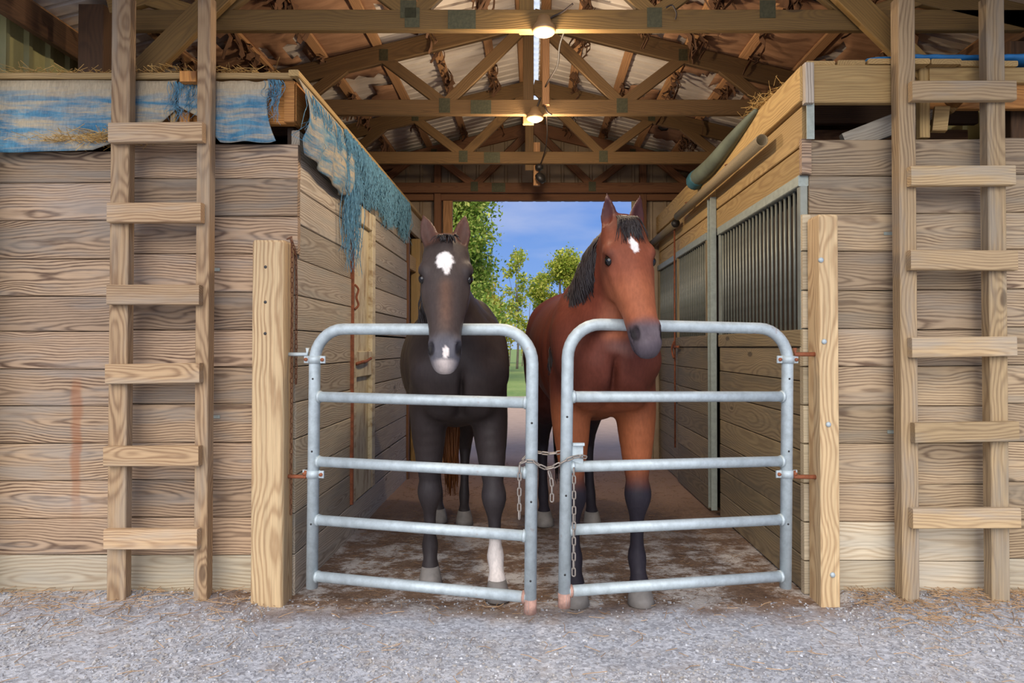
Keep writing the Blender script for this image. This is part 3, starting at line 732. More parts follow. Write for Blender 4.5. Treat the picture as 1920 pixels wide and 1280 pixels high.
def sp7(): return (RX+random.gauss(0, .03), 3.75+random.gauss(0, .12), 2.585+abs(random.gauss(0, .02)))
straws('loft_straw', sp7, 120, .04, .12, M_straw, 'wisps of straw on the right loft rim', flat=.5)

# ------------------------------------------------------------------ roof: trusses, purlins, steel sheets
SL = .245; ZB0, ZB1 = 2.795, 2.90       # bottom chord; top chord centre line is ridge - SL*|x|
ZR = 3.47; ANG = math.atan(SL)
TY = (3.29, 4.49, 5.69, 6.76)
TL = ('roof truss right above the stall fronts, carrying the first lamp', 'roof truss carrying the second lamp, behind the first lamp truss',
      'roof truss with the small black spotlight, deep in the barn', 'reddish end truss against the far siding above the doorway')
for k, Y in enumerate(TY):
    mt = (M_truss, M_truss2, M_truss2, M_red)[k]
    t = thing('roof_truss', TL[k], 'truss', (0, Y, ZB0))
    zc = (ZB0+ZB1)/2; h = ZB1-ZB0
    bar('bottom_chord', (-2.1 if k == 0 else -2.55, Y, zc), (2.55, Y, zc), h, .04, mt, t)
    for s in (-1, 1):
        xe = 2.15 if (k == 0 and s < 0) else 2.62
        bar('top_chord', (0, Y, ZR), (s*xe, Y, ZR-SL*xe), .125, .04, mt, t)
        def top(x): return ZR-SL*abs(x)-.03
        for a, b in (((.03, top(0)), (.6, zc+.03)), ((.62, zc+.03), (1.03, top(1.03))), ((1.3, top(1.3)), (1.62, zc+.02)), ((1.66, zc+.02), (1.95, top(1.95)))):
            bar('web', (s*a[0], Y-.001, a[1]), (s*b[0], Y-.001, b[1]), .075, .036, mt, t)
        for x, z, w, hh in ((.61, zc+.01, .075, .10), (1.03, top(1.03)+.02, .06, .08), (.36, zc, .14, .095)):
            if x == .36 and s == 1: continue
            bar('gusset_plate', (s*x-w/2, Y-.0215, z), (s*x+w/2, Y-.0215, z), hh, .002, M_plate, t, ch=.0005)
        if k == 0:
            bar('knee_brace', (s*2.12, Y-.05, 2.4), (s*1.38, Y-.05, 3.13), .12, .04, mt, t)
        else:
            bar('knee_brace', (s*2.2, Y-.04, 2.5), (s*1.7, Y-.04, 2.98), .1, .04, mt, t)
    if k < 3: bar('king_post', (-.035, Y+.04, zc-.04 if k == 0 else zc-.1), (-.035, Y+.04, ZR), .075, .04, mt, t, (1, 0, 0))
    if k == 1: bar('hanger_board', (.085, Y-.05, zc), (.085, Y-.05, 3.44), .05, .04, M_purlin, t, (1, 0, 0))
    if k == 2: bar('hanger_board', (.03, Y+.06, 2.62), (.03, Y+.06, 3.0), .06, .04, M_purlin, t, (1, 0, 0))
    if k == 0:
        for x in (-.63, 1.18): bar('gusset_plate', (x-.04, Y-.0215, ZB1), (x+.04, Y-.0215, ZB1), .09, .002, M_plate, t, ch=.0005)
ceil = thing('ceiling', 'pitched roof of ribbed steel sheets on purlins with torn brown facing', 'roof', (0, 3, 3.5), kind='structure')
PX = (.09, .34, .71, 1.08, 1.45, 1.82, 2.19, 2.56)
def roofz(x): return ZR+.0625/math.cos(ANG)-SL*abs(x)     # top of the top chords
for s in (-1, 1):
    for x in PX:
        z = roofz(x)+.022
        for ya, yb in ((1.3, 3.29), (3.29, 6.86)):
            bar('purlin', (s*x, ya, z), (s*x, yb, z), .04, .065, M_purlin, ceil, (-SL*s, 0, 1) if False else (s*SL, 0, 1))
    # ribbed sheets, ribs down the slope
    y = 1.3
    while y < 6.86:
        y2 = min(y+.9, 6.9); V = []; Fc = []; yy = y
        prof = []
        while yy < y2-.001:
            for d, hgt in ((0, 0), (.064, 0), (.067, .045), (.092, .045), (.095, 0)):
                if yy+d <= y2: prof.append((yy+d, hgt))
            yy += .1
        prof.append((y2+.01, 0))
        for (yp, hg) in prof:
            for x in (.045 if s > 0 else .0, 2.75):
                V.append((s*x, yp, roofz(x)+.05+hg))
        for i in range(len(prof)-1): Fc.append((2*i, 2*i+1, 2*i+3, 2*i+2))
        o = meshobj('roof_sheet', V, Fc, M_roof, ceil); md = o.modifiers.new('t', 'SOLIDIFY'); md.thickness = .0012
        y = y2
    # brown facing sheets sagging below the purlins
    bays = {-1: [(.71, 1.08, 3.35, 4.42), (1.08, 1.45, 3.35, 4.95), (1.45, 1.82, 3.35, 4.5), (1.08, 1.45, 5.15, 5.7), (1.82, 2.19, 4.0, 6.6)],
            1: [(.71, 1.08, 4.0, 4.6), (1.08, 1.45, 3.35, 4.95), (1.45, 1.82, 3.35, 5.2), (1.82, 2.19, 3.35, 4.4), (.71, 1.08, 5.35, 5.9), (1.08, 1.45, 5.4, 6.4)]}[s]
    for (xa, xb, ya, yb) in bays:
        nx, ny = 8, max(6, int((yb-ya)*12)); V = []; Fc = []
        for j in range(ny+1):
            for i in range(nx+1):
                u, v = i/nx, j/ny
                jag = .09*mn.noise(Vector((i*1.3+xa*9, ya*5, s)))+.05*mn.noise(Vector((i*4.1, ya*5, s)))
                y = ya+jag+(yb-ya+jag*.7)*v
                sag = .012*math.sin(u*PI)+.012*mn.noise(Vector((u*3, y*3, xa)))+.05*max(0, 1-v*ny/3)*max(0, mn.noise(Vector((i*.9, xa*7, 2))))
                x = xa+(xb-xa)*u; V.append((s*x, y, roofz(x)+.03-sag))
        for j in range(ny):
            for i in range(nx):
                if min(j, ny-1-j) < 4 and mn.noise(Vector((i*.5+xa*3, j*.35+ya*3, s*2))) > .18-.0*j: continue
                Fc.append((j*(nx+1)+i, j*(nx+1)+i+1, (j+1)*(nx+1)+i+1, (j+1)*(nx+1)+i))
        o = meshobj('facing_sheet', V, Fc, M_face, ceil, smooth=True); md = o.modifiers.new('t', 'SOLIDIFY'); md.thickness = .004
V = [(x, y, roofz(0)+.052) for y in (1.3, 6.9) for x in (-.01, .06)]
o = meshobj('ridge_strip', V, [(0, 1, 3, 2)], M_strip, ceil); md = o.modifiers.new('t', 'SOLIDIFY'); md.thickness = .003
# torn facing flaps hanging off the purlins
V = []; Fc = []
def flap(x, y, s, L, w, ydir):
    b = len(V); n = 4; tw = random.gauss(0, .5); zz = roofz(x)
    for k in range(n+1):
        q = k/n; ww = w*(1-.55*q)*random.uniform(.6, 1.1); c = Vector((s*x+.03*math.sin(q*3+tw)+random.gauss(0, .008), y+random.gauss(0, .012), zz-L*q))
        d = Vector((.4*math.sin(tw+q), math.cos(tw*.4), .3*random.gauss(0, .5))).normalized()
        V.extend([c-d*ww/2, c+d*ww/2])
    for k in range(n): Fc.append((b+2*k, b+2*k+1, b+2*k+3, b+2*k+2))
for s in (-1, 1):
    for x in PX[1:-1]:
        for _ in range(60):
            y = random.uniform(3.3, 6.7)
            if mn.noise(Vector((x*7*s, y*1.1, 4))) < -.05: continue
            flap(x+random.gauss(0, .02), y, s, abs(random.gauss(0, .07))+.03, random.uniform(.025, .09), 1)
    for (px, py, Yc, n, L) in (((880, 100, 4.0, 16, .2), (690, 240, 5.3, 16, .14), (470, 85, 3.7, 14, .12)) if s < 0 else ((1243, 70, 3.85, 18, .2), (1325, 80, 3.85, 14, .2), (1222, 125, 4.2, 14, .16), (1128, 90, 4.2, 14, .16), (1115, 160, 4.7, 10, .12), (1280, 330, 6.1, 14, .16), (1300, 130, 4.3, 8, .16))):
        p = at(px, py, Yc); xx = min(PX, key=lambda q: abs(q-abs(p.x)))
        for _ in range(n): flap(xx+random.gauss(0, .03), Yc+random.gauss(0, .07), s, L*random.uniform(.5, 1.2), random.uniform(.03, .08), 1)
o = tag(meshobj('torn_facing', V, Fc, M_torn, ceil), kind='stuff'); md = o.modifiers.new('t', 'SOLIDIFY'); md.thickness = .003

# ------------------------------------------------------------------ outer walls and posts
def siding(name, label, segs, mat, axis, const, zfun, pitch=.15, prof=((0, 0), (.09, 0), (.105, .018), (.13, .018), (.145, 0))):
    w = thing(name, label, 'wall', (const if axis == 'y' else 0, const if axis == 'x' else 5, 0), kind='structure')
    for (a, b, z0) in segs:
        q = a
        while q < b-.001:
            q2 = min(q+.9, b); V = []; Fc = []; ps = []; t = q
            while t < q2-.001:
                for d, h in prof:
                    if t+d <= q2: ps.append((t+d, h))
                t += pitch
            ps.append((q2, 0))
            for (c, h) in ps:
                zt = zfun(c); zb = z0
                V += [((const+h*(1 if const < 0 else -1), c, zb) if axis == 'y' else (c, const-h, zb)), ((const+h*(1 if const < 0 else -1), c, zt) if axis == 'y' else (c, const-h, zt))]
            for i in range(len(ps)-1): Fc.append((2*i, 2*i+2, 2*i+3, 2*i+1))
            meshobj('siding_sheet', V, Fc, mat, w); q = q2
    return w
wl = siding('wall_left', 'ribbed olive steel siding behind the left loft', [(3.0, 6.9, 0)], M_side, 'y', -2.66, lambda y: 2.95)
wr = siding('wall_right', 'ribbed olive steel siding behind the right loft', [(3.0, 6.9, 0)], M_side, 'y', 2.66, lambda y: 2.95)
wb = siding('wall_back', 'ribbed steel end wall around the far doorway', [(-2.66, -.86, 0), (-.86, 1.13, 2.74), (1.13, 2.66, 0)], M_end, 'x', 6.92, lambda x: roofz(x)+.04, prof=((0, 0), (.1, 0), (.11, .012), (.13, .012), (.14, 0)))
siding('wall_wing_left', 'ribbed steel wing wall beside the left stall front', [(-6.2, -2.69, 0)], M_side, 'x', 3.04, lambda x: 2.72)
siding('wall_wing_right', 'ribbed steel wing wall beside the right stall front', [(2.69, 6.2, 0)], M_side, 'x', 3.04, lambda x: 2.72)
bar('header', (-2.6, 6.85, 2.80), (2.6, 6.85, 2.80), .13, .05, M_red, wb)
bar('jamb_post', (-1.0, 6.83, -.02), (-1.0, 6.83, 3.2), .07, .07, M_red, wb, (1, 0, 0))
bar('jamb_post', (-.90, 6.87, -.02), (-.90, 6.87, 2.74), .1, .04, M_purlin, wb, (1, 0, 0))
bar('jamb_post', (1.15, 6.85, -.02), (1.15, 6.85, 3.15), .07, .07, M_red, wb, (1, 0, 0))
bar('door_frame', (1.08, 6.88, -.02), (1.08, 6.88, 2.74), .09, .03, M_white, wb, (1, 0, 0))
for s, w in ((-1, wl), (1, wr)):
    bar('eave_beam', (s*2.5, 3.0, 2.84), (s*2.5, 6.85, 2.84), .14, .04, M_rafter, ceil)
    for y in (3.37, 5.2, 6.6): tag(bar('barn_post', (-2.26 if s < 0 else 2.5, y, -.02), (-2.26 if s < 0 else 2.5, y, 2.76 if s > 0 else 2.95), .13, .11, M_rafter, None, (1, 0, 0)), 'dark square barn post behind the %s hay loft' % ('left' if s < 0 else 'right'), 'post', 'barn posts behind the %s loft' % ('left' if s < 0 else 'right'))

# ------------------------------------------------------------------ lamps, spotlight, cables
def lamp(label, c, energy):
    t = thing('ceiling_lamp', label, 'lamp', c)
    T = Matrix.Translation(c)
    lathe('housing', [(.052, -.012), (.06, 0), (.056, .02), (.04, .04), (.03, .07)], M_lamp, t, T)
    lathe('lens', [(.012, -.026), (.03, -.023), (.042, -.015), (.044, -.008)], M_glow, t, T)
    ld = bpy.data.lights.new('bulb', 'POINT'); ld.energy = energy; ld.color = (1, .80, .58); ld.shadow_soft_size = .05
    put(bpy.data.objects.new('bulb', ld), t, Matrix.Translation(Vector(c)-Vector((0, 0, .14))))
    return t
lamp('glowing round lamp under the truss above the stall fronts', at(1020, 54, 3.25), 36)
lamp('glowing round lamp under the second roof truss', at(1003, 219, 4.45), 40)
sl = thing('spotlight', 'small black swivel spotlight on the third roof truss', 'spotlight', at(1012, 325, 5.66))
c = at(1011, 312, 5.66); lathe('knuckle', [(.01, -.03), (.034, -.015), (.036, .012), (.012, .03)], M_black, sl, Matrix.Translation(c), 14)
c = at(1014, 332, 5.62); lathe('spot_head', [(.03, -.03), (.05, -.02), (.052, .01), (.03, .03)], M_black, sl, Matrix.Translation(c) @ Matrix.Rotation(.9, 4, 'Y') @ Matrix.Rotation(.5, 4, 'X'), 16)
tube('arm', [at(1011, 312, 5.66), at(1012, 322, 5.65), c], .008, M_black, sl, 6)
tag(tube('cable', spline([at(1075, 2, 3.24), at(1055, 18, 3.26), at(1035, 28, 3.26), at(1022, 40, 3.27)], 6), .005, M_cable), 'dark cable looping across the first truss down to its lamp', 'cable')
tag(tube('cable', spline([at(1062, 45, 3.35), at(1050, 80, 3.7), at(1045, 120, 4.1), at(1025, 155, 4.4), at(1018, 178, 4.43), at(1025, 205, 4.45), at(1035, 213, 4.45)], 6), .006, M_cable), 'slack dark cable strung from the first truss to the second', 'cable')
tag(tube('cable', spline([at(1014, 180, 4.44), at(1008, 196, 4.45), at(1002, 210, 4.46)], 5), .006, M_cable), 'short cable feeding the second lamp', 'cable')
tag(tube('cable', spline([at(1250, 10, 3.24), at(1262, 5, 3.24), at(1270, 20, 3.24), at(1268, 32, 3.25)], 6), .004, M_cable), 'short loose wire end on the first truss near the right webs', 'cable')
tag(tube('cable', spline([at(1025, 215, 4.55), at(1026, 250, 5.0), at(1022, 280, 5.5), at(1014, 305, 5.64)], 6), .005, M_cable), 'dark cable strung from the second truss to the spotlight', 'cable')

# ------------------------------------------------------------------ trees beyond the doorway
def tree(name, label, base, blobs, trunk, nleaf, size, mat, group=None):
    t = thing(name, label, 'tree' if 'shrub' not in name else 'shrub', base, group=group); B = Vector(base)
    tips = [Vector(b[0]) for b in blobs]
    hgt = max(p.z for p in tips)
    tube('trunk', spline([B-Vector((0, 0, .1)), B+Vector((.08, 0, hgt*.35)), B+Vector((-.05, 0, hgt*.7)), B+Vector((0, 0, hgt))], 5), [trunk*(1-.8*i/15) for i in range(16)], M_bark, t, 8)
    for p in tips[::2]:
        tube('branch', spline([B+Vector((0, 0, max(.3, (p.z)*.55))), B+Vector((p.x*.5, p.y*.5, p.z*.8)), B+p], 4), [trunk*.35*(1-.8*i/8) for i in range(9)], M_bark, t, 5)
    tot = sum(b[1]**2 for b in blobs); V = []; 
    for c, r in blobs:
        n = int(nleaf*r*r/tot)
        d = rng.standard_normal((n, 3)); d /= np.linalg.norm(d, axis=1)[:, None]
        rr = r*(.35+.65*rng.random((n, 1))**.6)*(1+.25*rng.standard_normal((n, 1)))
        P = np.array(c)+d*rr*np.array([1, 1, .85])
        a = rng.standard_normal((n, 3)); a /= np.linalg.norm(a, axis=1)[:, None]
        b2 = np.cross(a, rng.standard_normal((n, 3))); b2 /= np.linalg.norm(b2, axis=1)[:, None]
        s = size*(.6+.8*rng.random((n, 1)))
        V.append(np.stack([P-a*s, P+b2*s*.55, P+a*s, P-b2*s*.55], 1).reshape(-1, 3))
    V = np.concatenate(V); m = len(V)//4
    Fc = np.arange(m*4).reshape(m, 4)
    tag(meshobj('foliage', V.tolist(), Fc.tolist(), mat, t, Matrix.Translation(B)), kind='stuff')
    return t
def blobs(n, cx, rx, z0, z1, r0, r1, ry=1.0):
    return [((random.uniform(-rx, rx)*math.sin(PI*min(1, .25+.75*(k+.5)/n))**.6+cx, random.uniform(-ry, ry), z0+(z1-z0)*(k+.5)/n), random.uniform(r0, r1)) for k in range(n)]
tree('leafy_tree', 'tall green tree with yellowing leaves outside the doorway beside the dark horse', (-3.1, 24, 0), blobs(40, 0, 1.8, 1.2, 8.2, .6, 1.0, 1.5), .2, 42000, .075, M_leafg)
tree('leafy_tree', 'yellow-leaved tree on the lawn behind the tall green one', (-2.4, 32, 0), blobs(14, 0, 1.2, 1.2, 4.2, .5, .9), .14, 11000, .085, M_leafy)
tree('leafy_tree', 'rounded yellow-green tree on the lawn behind the bay horse', (1.6, 38, 0), blobs(14, 0, 1.5, 3.4, 6.3, .5, .85), .15, 9000, .09, M_leafm)
tree('leafy_tree', 'thin half-bare tree between the green tree and the yellow-green tree', (-.9, 36, 0), blobs(12, 0, .7, 2.2, 6.5, .25, .5), .07, 1800, .09, M_leafm)
for k, (x, y, h, m_) in enumerate(((-9.3, 48, 3, M_leafm), (-6.2, 47, 3, M_leafy), (-3.1, 48, 2.8, M_leafm), (0, 47, 2.7, M_leafy), (3.1, 48, 3.0, M_leafm), (6.2, 48, 3.4, M_leafy))):
    tree('shrub', 'autumn shrub in the hedge line at the edge of the lawn', (x, y, 0), blobs(9, 0, .75, .4, h-.5, .45, .62, .5), .06, 2600, .16, m_, 'hedge line shrubs beyond the lawn')
for k, x in enumerate((-1.5, -.7, -.2, .4)):
    tag(tube('bare_sapling', spline([(x, 41, -.05), (x+.06, 41, 1.5), (x-.05, 41, 3), (x+.05, 41, 4.6)], 5), [.035*(1-.05*i) for i in range(16)], M_bark, None, 6), 'slender bare sapling trunk standing before the hedge line', 'tree', 'bare saplings at the lawn edge')

# ------------------------------------------------------------------ horses (one smooth-blended surface each)
class Field:
    def __init__(s, lo, hi, h):
        s.h = h; s.lo = np.array(lo, np.float32); s.n = np.ceil((np.array(hi)-np.array(lo))/h).astype(int)+1
        s.F = np.full(tuple(s.n), 9.0, np.float32)
        s.ax = [(s.lo[i]+h*np.arange(s.n[i])).astype(np.float32) for i in range(3)]
    def box(s, lo, hi):
        a = np.clip(np.floor((np.array(lo)-s.lo)/s.h).astype(int), 0, s.n); b = np.clip(np.ceil((np.array(hi)-s.lo)/s.h).astype(int)+1, 0, s.n)
        return tuple(slice(i, j) for i, j in zip(a, b))
    def pts(s, sl): return s.ax[0][sl[0]][:, None, None], s.ax[1][sl[1]][None, :, None], s.ax[2][sl[2]][None, None, :]
    def comb(s, sl, d, k):
        f = s.F[sl]
        h = np.clip(k-np.abs(f-d), 0, None)/k; s.F[sl] = np.minimum(f, d)-h*h*k*.25
    def cut(s, sl, d, k):
        f = s.F[sl]; d = -d
        h = np.clip(k-np.abs(f-d), 0, None)/k; s.F[sl] = np.maximum(f, d)+h*h*k*.25
    def chain(s, nodes, k, sub=3, cut=False, m=2):
        # nodes: (centre, half width, half height, lateral axis)
        C = np.array([n[0] for n in nodes], float); W_ = np.array([n[1] for n in nodes]); H_ = np.array([n[2] for n in nodes])
        U_ = np.array([n[3] if len(n) > 3 else (1, 0, 0) for n in nodes], float)
        A = np.concatenate([C, W_[:, None], H_[:, None], U_], 1); out = []
        for i in range(len(A)-1):
            a, b, c, d = A[max(i-1, 0)], A[i], A[i+1], A[min(i+2, len(A)-1)]
            for q in range(sub):
                t = q/sub; out.append(.5*(2*b+(c-a)*t+(2*a-5*b+4*c-d)*t*t+(3*b-a-3*c+d)*t**3))
        out.append(A[-1]); A = np.array(out); A[:, 3:5] = np.maximum(A[:, 3:5], .004)
        mg = A[:, 3:5].max()+k+.02
        S = s.box(A[:, :3].min(0)-mg, A[:, :3].max(0)+mg)
        D = np.full(s.F[S].shape, 9.0, np.float32); off = [q.start for q in S]
        for a, b in zip(A, A[1:]):
            mm = max(a[3:5].max(), b[3:5].max())+k+.02
            sl = s.box(np.minimum(a[:3], b[:3])-mm, np.maximum(a[:3], b[:3])+mm)
            sub_ = tuple(slice(q.start-o_, q.stop-o_) for q, o_ in zip(sl, off))
            X, Y, Z = s.pts(sl); ab = b[:3]-a[:3]; L2 = ab@ab+1e-12; T = ab/math.sqrt(L2)
            u = (a[5:]+b[5:])/2; u = u-T*(u@T); u /= np.linalg.norm(u); N = np.cross(T, u)
            px, py, pz_ = X-a[0], Y-a[1], Z-a[2]
            t = np.clip((px*ab[0]+py*ab[1]+pz_*ab[2])/L2, 0, 1)
            px = px-t*ab[0]; py = py-t*ab[1]; pz_ = pz_-t*ab[2]
            w = a[3]+(b[3]-a[3])*t; h = a[4]+(b[4]-a[4])*t; e = np.minimum(w, h)
            p = px*u[0]+py*u[1]+pz_*u[2]; q = px*N[0]+py*N[1]+pz_*N[2]; r = px*T[0]+py*T[1]+pz_*T[2]
            p = p/w; q = q/h; r = r/e
            k0 = np.sqrt(p*p+q*q+r*r)+1e-6; k1 = np.sqrt((p/w)**2+(q/h)**2+(r/e)**2)+1e-6
            if m != 2: k0 = (np.abs(p)**m+np.abs(q)**m+np.abs(r)**m)**(1/m)+1e-6
            D[sub_] = np.minimum(D[sub_], (k0*(k0-1)/k1).astype(np.float32))
        (s.cut if cut else s.comb)(S, D, k)
    def ell(s, c, R, r, k, cut=False):
        # R columns are the axes, r the radii
        c = np.array(c, float); R = np.array(R, float); m = max(r)+k+.02
        sl = s.box(c-m, c+m); X, Y, Z = s.pts(sl); q = [(X-c[0])*R[0][i]+(Y-c[1])*R[1][i]+(Z-c[2])*R[2][i] for i in range(3)]
        k0 = np.sqrt(sum((q[i]/r[i])**2 for i in range(3)))+1e-6; k1 = np.sqrt(sum((q[i]/r[i]**2)**2 for i in range(3)))+1e-6
        (s.cut if cut else s.comb)(sl, (k0*(k0-1)/k1).astype(np.float32), k)
    def mesh(s):
        Fv = s.F; ins = Fv < 0; nx, ny, nz = Fv.shape
        cnt = np.zeros((nx-1, ny-1, nz-1), np.int8)
        for a in (0, 1):
            for b in (0, 1):
                for c in (0, 1): cnt += ins[a:nx-1+a, b:ny-1+b, c:nz-1+c]
        act = np.argwhere((cnt > 0) & (cnt < 8)); idx = np.full(cnt.shape, -1, np.int32); idx[tuple(act.T)] = np.arange(len(act))
        cor = np.array([(a, b, c) for a in (0, 1) for b in (0, 1) for c in (0, 1)])
        val = np.stack([Fv[tuple((act+o_).T)] for o_ in cor], 1)
        acc = np.zeros((len(act), 3)); num = np.zeros(len(act))
        for i in range(8):
            for j in range(i+1, 8):
                if abs(cor[i]-cor[j]).sum() != 1: continue
                m = (val[:, i] < 0) != (val[:, j] < 0); t = val[m, i]/(val[m, i]-val[m, j])
                acc[m] += cor[i]+(cor[j]-cor[i])*t[:, None]; num[m] += 1
        V = (act+acc/num[:, None])*s.h+s.lo
        Q = []
        for ax in range(3):
            o1, o2 = [(1, 2), (2, 0), (0, 1)][ax]
            sl0 = [slice(None)]*3; sl1 = [slice(None)]*3; sl0[ax] = slice(0, -1); sl1[ax] = slice(1, None)
            a, b = ins[tuple(sl0)], ins[tuple(sl1)]
            for flip in (0, 1):
                e = np.argwhere((a & ~b) if not flip else (~a & b))
                e = e[(e[:, o1] > 0) & (e[:, o2] > 0) & (e[:, o1] < Fv.shape[o1]-1) & (e[:, o2] < Fv.shape[o2]-1)]
                d1 = np.zeros(3, int); d1[o1] = 1; d2 = np.zeros(3, int); d2[o2] = 1
                q = np.stack([idx[tuple((e-d1-d2).T)], idx[tuple((e-d2).T)], idx[tuple(e.T)], idx[tuple((e-d1).T)]], 1)
                if flip: q = q[:, ::-1]
                Q.append(q)
        Q = np.concatenate(Q); Q = Q[(Q >= 0).all(1)]
        E = np.concatenate([Q[:, [0, 1]], Q[:, [1, 2]], Q[:, [2, 3]], Q[:, [3, 0]]])
        for _ in range(3):
            S = np.zeros_like(V); n = np.zeros(len(V))
            for c in range(3): S[:, c] = np.bincount(E[:, 0], V[E[:, 1], c], len(V))+np.bincount(E[:, 1], V[E[:, 0], c], len(V))
            n = np.bincount(E[:, 0], minlength=len(V))+np.bincount(E[:, 1], minlength=len(V))
            V = V*.5+.5*S/n[:, None]
        return V, Q

def sm(x, a, b):
    t = np.clip((x-a)/(b-a), 0, 1); return t*t*(3-2*t)
def coatmat(name, rough, spec):
    g = G(name); a = g.n('Attribute', attribute_name='coat').outputs[0]; o = g.obj()
    n = g.noise(g.vmul(o, (90, 90, 30)), 1, 3, .6); f = g.mr(n, .3, .7, .88, 1.12)
    f = g.math('MULTIPLY', f, g.mr(g.noise(o, 5, 4, .6), .3, .7, .82, 1.18))
    c = g.mix(1.0, a, g.n('CombineColor', f, f, f).outputs[0], 'MULTIPLY')
    m = g.bsdf(c, rough, n, .18, .004)
    p = [q for q in m.node_tree.nodes if q.type == 'BSDF_PRINCIPLED'][0]
    p.inputs['Specular IOR Level'].default_value = spec
    return m
M_eye = G('horse_eye').bsdf((.006, .004, .003), .06)
M_hoof = simple('horn_hoof', srgb(122, 116, 110), .7, 0, .25, 14)

def horse(name, label, loc, yaw, S, P, colors, hairmat, tailmat, mane_n, fore_n):
    root = thing(name, label, 'horse', loc, (0, 0, yaw)); MW = WM[root.name]
    Hd = P['head']; L = .60*P.get('hl', 1)
    pl_ = np.array(Hd['poll']); pit, hy, roll = Hd['pitch'], Hd['yaw'], Hd['roll']
    T = np.array((math.sin(hy)*math.cos(pit), -math.cos(hy)*math.cos(pit), -math.sin(pit)))
    U = np.array((math.cos(hy), math.sin(hy), 0)); N = np.cross(T, U)
    # roll about the face normal
    T, U = T*math.cos(roll)+U*math.sin(roll), U*math.cos(roll)-T*math.sin(roll)
    def hp_(s_, u_, n_): return pl_+T*s_*L+U*u_+N*n_
    fx = Field((-.42, -.72, -.01), (.42, 1.62*S, 2.02), .0085)
    def A(x, f, z): return (x*S, -f*S, z*S)
    bw = P.get('bw', 1)
    # trunk
    tr_ = [(.13, 1.05, .13, .15), (.04, 1.10, .205, .27), (-.12, 1.14, .235, .335), (-.40, 1.11, .285, .345), (-.70, 1.13, .300, .33), (-.98, 1.18, .275, .29), (-1.2, 1.22, .255, .275), (-1.38, 1.17, .19, .24), (-1.46, 1.12, .11, .15)]
    fx.chain([(A(0, f, z), w*S*bw, h*S) for f, z, w, h in tr_], .05)
    fx.chain([(A(0, f, z), w*S, h*S) for f, z, w, h in ((.02, 1.38, .05, .08), (-.12, 1.45, .05, .07), (-.32, 1.42, .05, .06))], .10)
    for s in (-1, 1):      # pectorals, shoulder blades, haunches
        fx.chain([(A(s*.085, .14, 1.08), .075*S, .10*S), (A(s*.10, .10, .94), .075*S, .09*S)], .07)
        fx.chain([(A(s*.165, .10, 1.08), .075*S, .10*S), (A(s*.17, -.04, 1.22), .07*S, .11*S), (A(s*.12, -.16, 1.38), .05*S, .09*S)], .07)
        fx.chain([(A(s*.13, -1.15, 1.28), .12*S, .15*S), (A(s*.16, -1.24, 1.08), .13*S, .20*S), (A(s*.15, -1.22, .9), .11*S, .16*S)], .08)
    fx.chain([(A(0, .245, 1.10), .010*S, .025*S), (A(0, .215, .98), .010*S, .028*S), (A(0, .17, .88), .010*S, .03*S)], .05, 3, True)
    # neck
    nb = np.array(A(0, .0, 1.22)); ne = pl_+T*.045*L-N*.035
    mid = P.get('neckmid', (0, 0, 0))
    nk = []
    for t, w, h, b in ((0, .15, .25, 0), (.35, .115, .20, 1), (.68, .088, .155, .8), (.9, .08, .118, .3), (1, .07, .085, 0)):
        c = nb*(1-t)+ne*t+np.array(mid)*b
        uu = np.array((1, 0, 0))*(1-t)+U*t
        nk.append((c, w*S, h*S, tuple(uu/np.linalg.norm(uu))))
    fx.chain(nk, .07, 4)
    # head
    hs = [(0, .072, .045, -.085), (.12, .094, .058, -.115), (.26, .108, .062, -.150), (.40, .098, .056, -.150), (.53, .086, .051, -.118), (.67, .073, .046, -.088), (.80, .068, .043, -.076), (.91, .064, .036, -.070), (.985, .046, .016, -.052)]
    fx.chain([(hp_(s_, 0, (a+b)/2), w, (a-b)/2, tuple(U)) for s_, w, a, b in hs], .025, 4, m=2.45)
    RM = np.stack([U, N, T], 1)
    for s in (-1, 1):
        fx.ell(hp_(.36, s*.066, -.085), RM, (.036, .075, .10), .03)          # jowl
        fx.ell(hp_(.235, s*.095, .004), RM, (.029, .038, .046), .025)         # brow over the eye
        fx.chain([(hp_(.33, s*.095, -.012), .014, .014), (hp_(.46, s*.082, -.016), .012, .012), (hp_(.58, s*.066, -.016), .009, .009)], .025)  # facial crest
        fx.ell(hp_(.10, s*.075, -.02), RM, (.03, .04, .06), .03)
        fx.ell(hp_(.295, s*.112, -.004), RM, (.016, .021, .027), .012, True)   # eye socket
        fx.ell(hp_(.865, s*.045, .012), RM, (.027, .034, .052), .02)         # nostril flare
        fx.ell(hp_(.885, s*.060, .026), RM, (.017, .020, .034), .008, True)  # nostril
    fx.chain([(hp_(.06, 0, .03), .03, .03), (hp_(.5, 0, .032), .026, .02), (hp_(.78, 0, .026), .026, .018)], .03)
    fx.ell(hp_(.93, 0, -.052), RM, (.043, .034, .040), .02)                   # chin
    fx.ell(hp_(.96, 0, .0), RM, (.050, .040, .040), .02)                     # upper lip
    for s in (-1, 1):
        fx.chain([(hp_(.985, s*.015, -.032), .006, .006), (hp_(.955, s*.045, -.034), .006, .006), (hp_(.90, s*.064, -.036), .006, .006)], .010, 3, True)
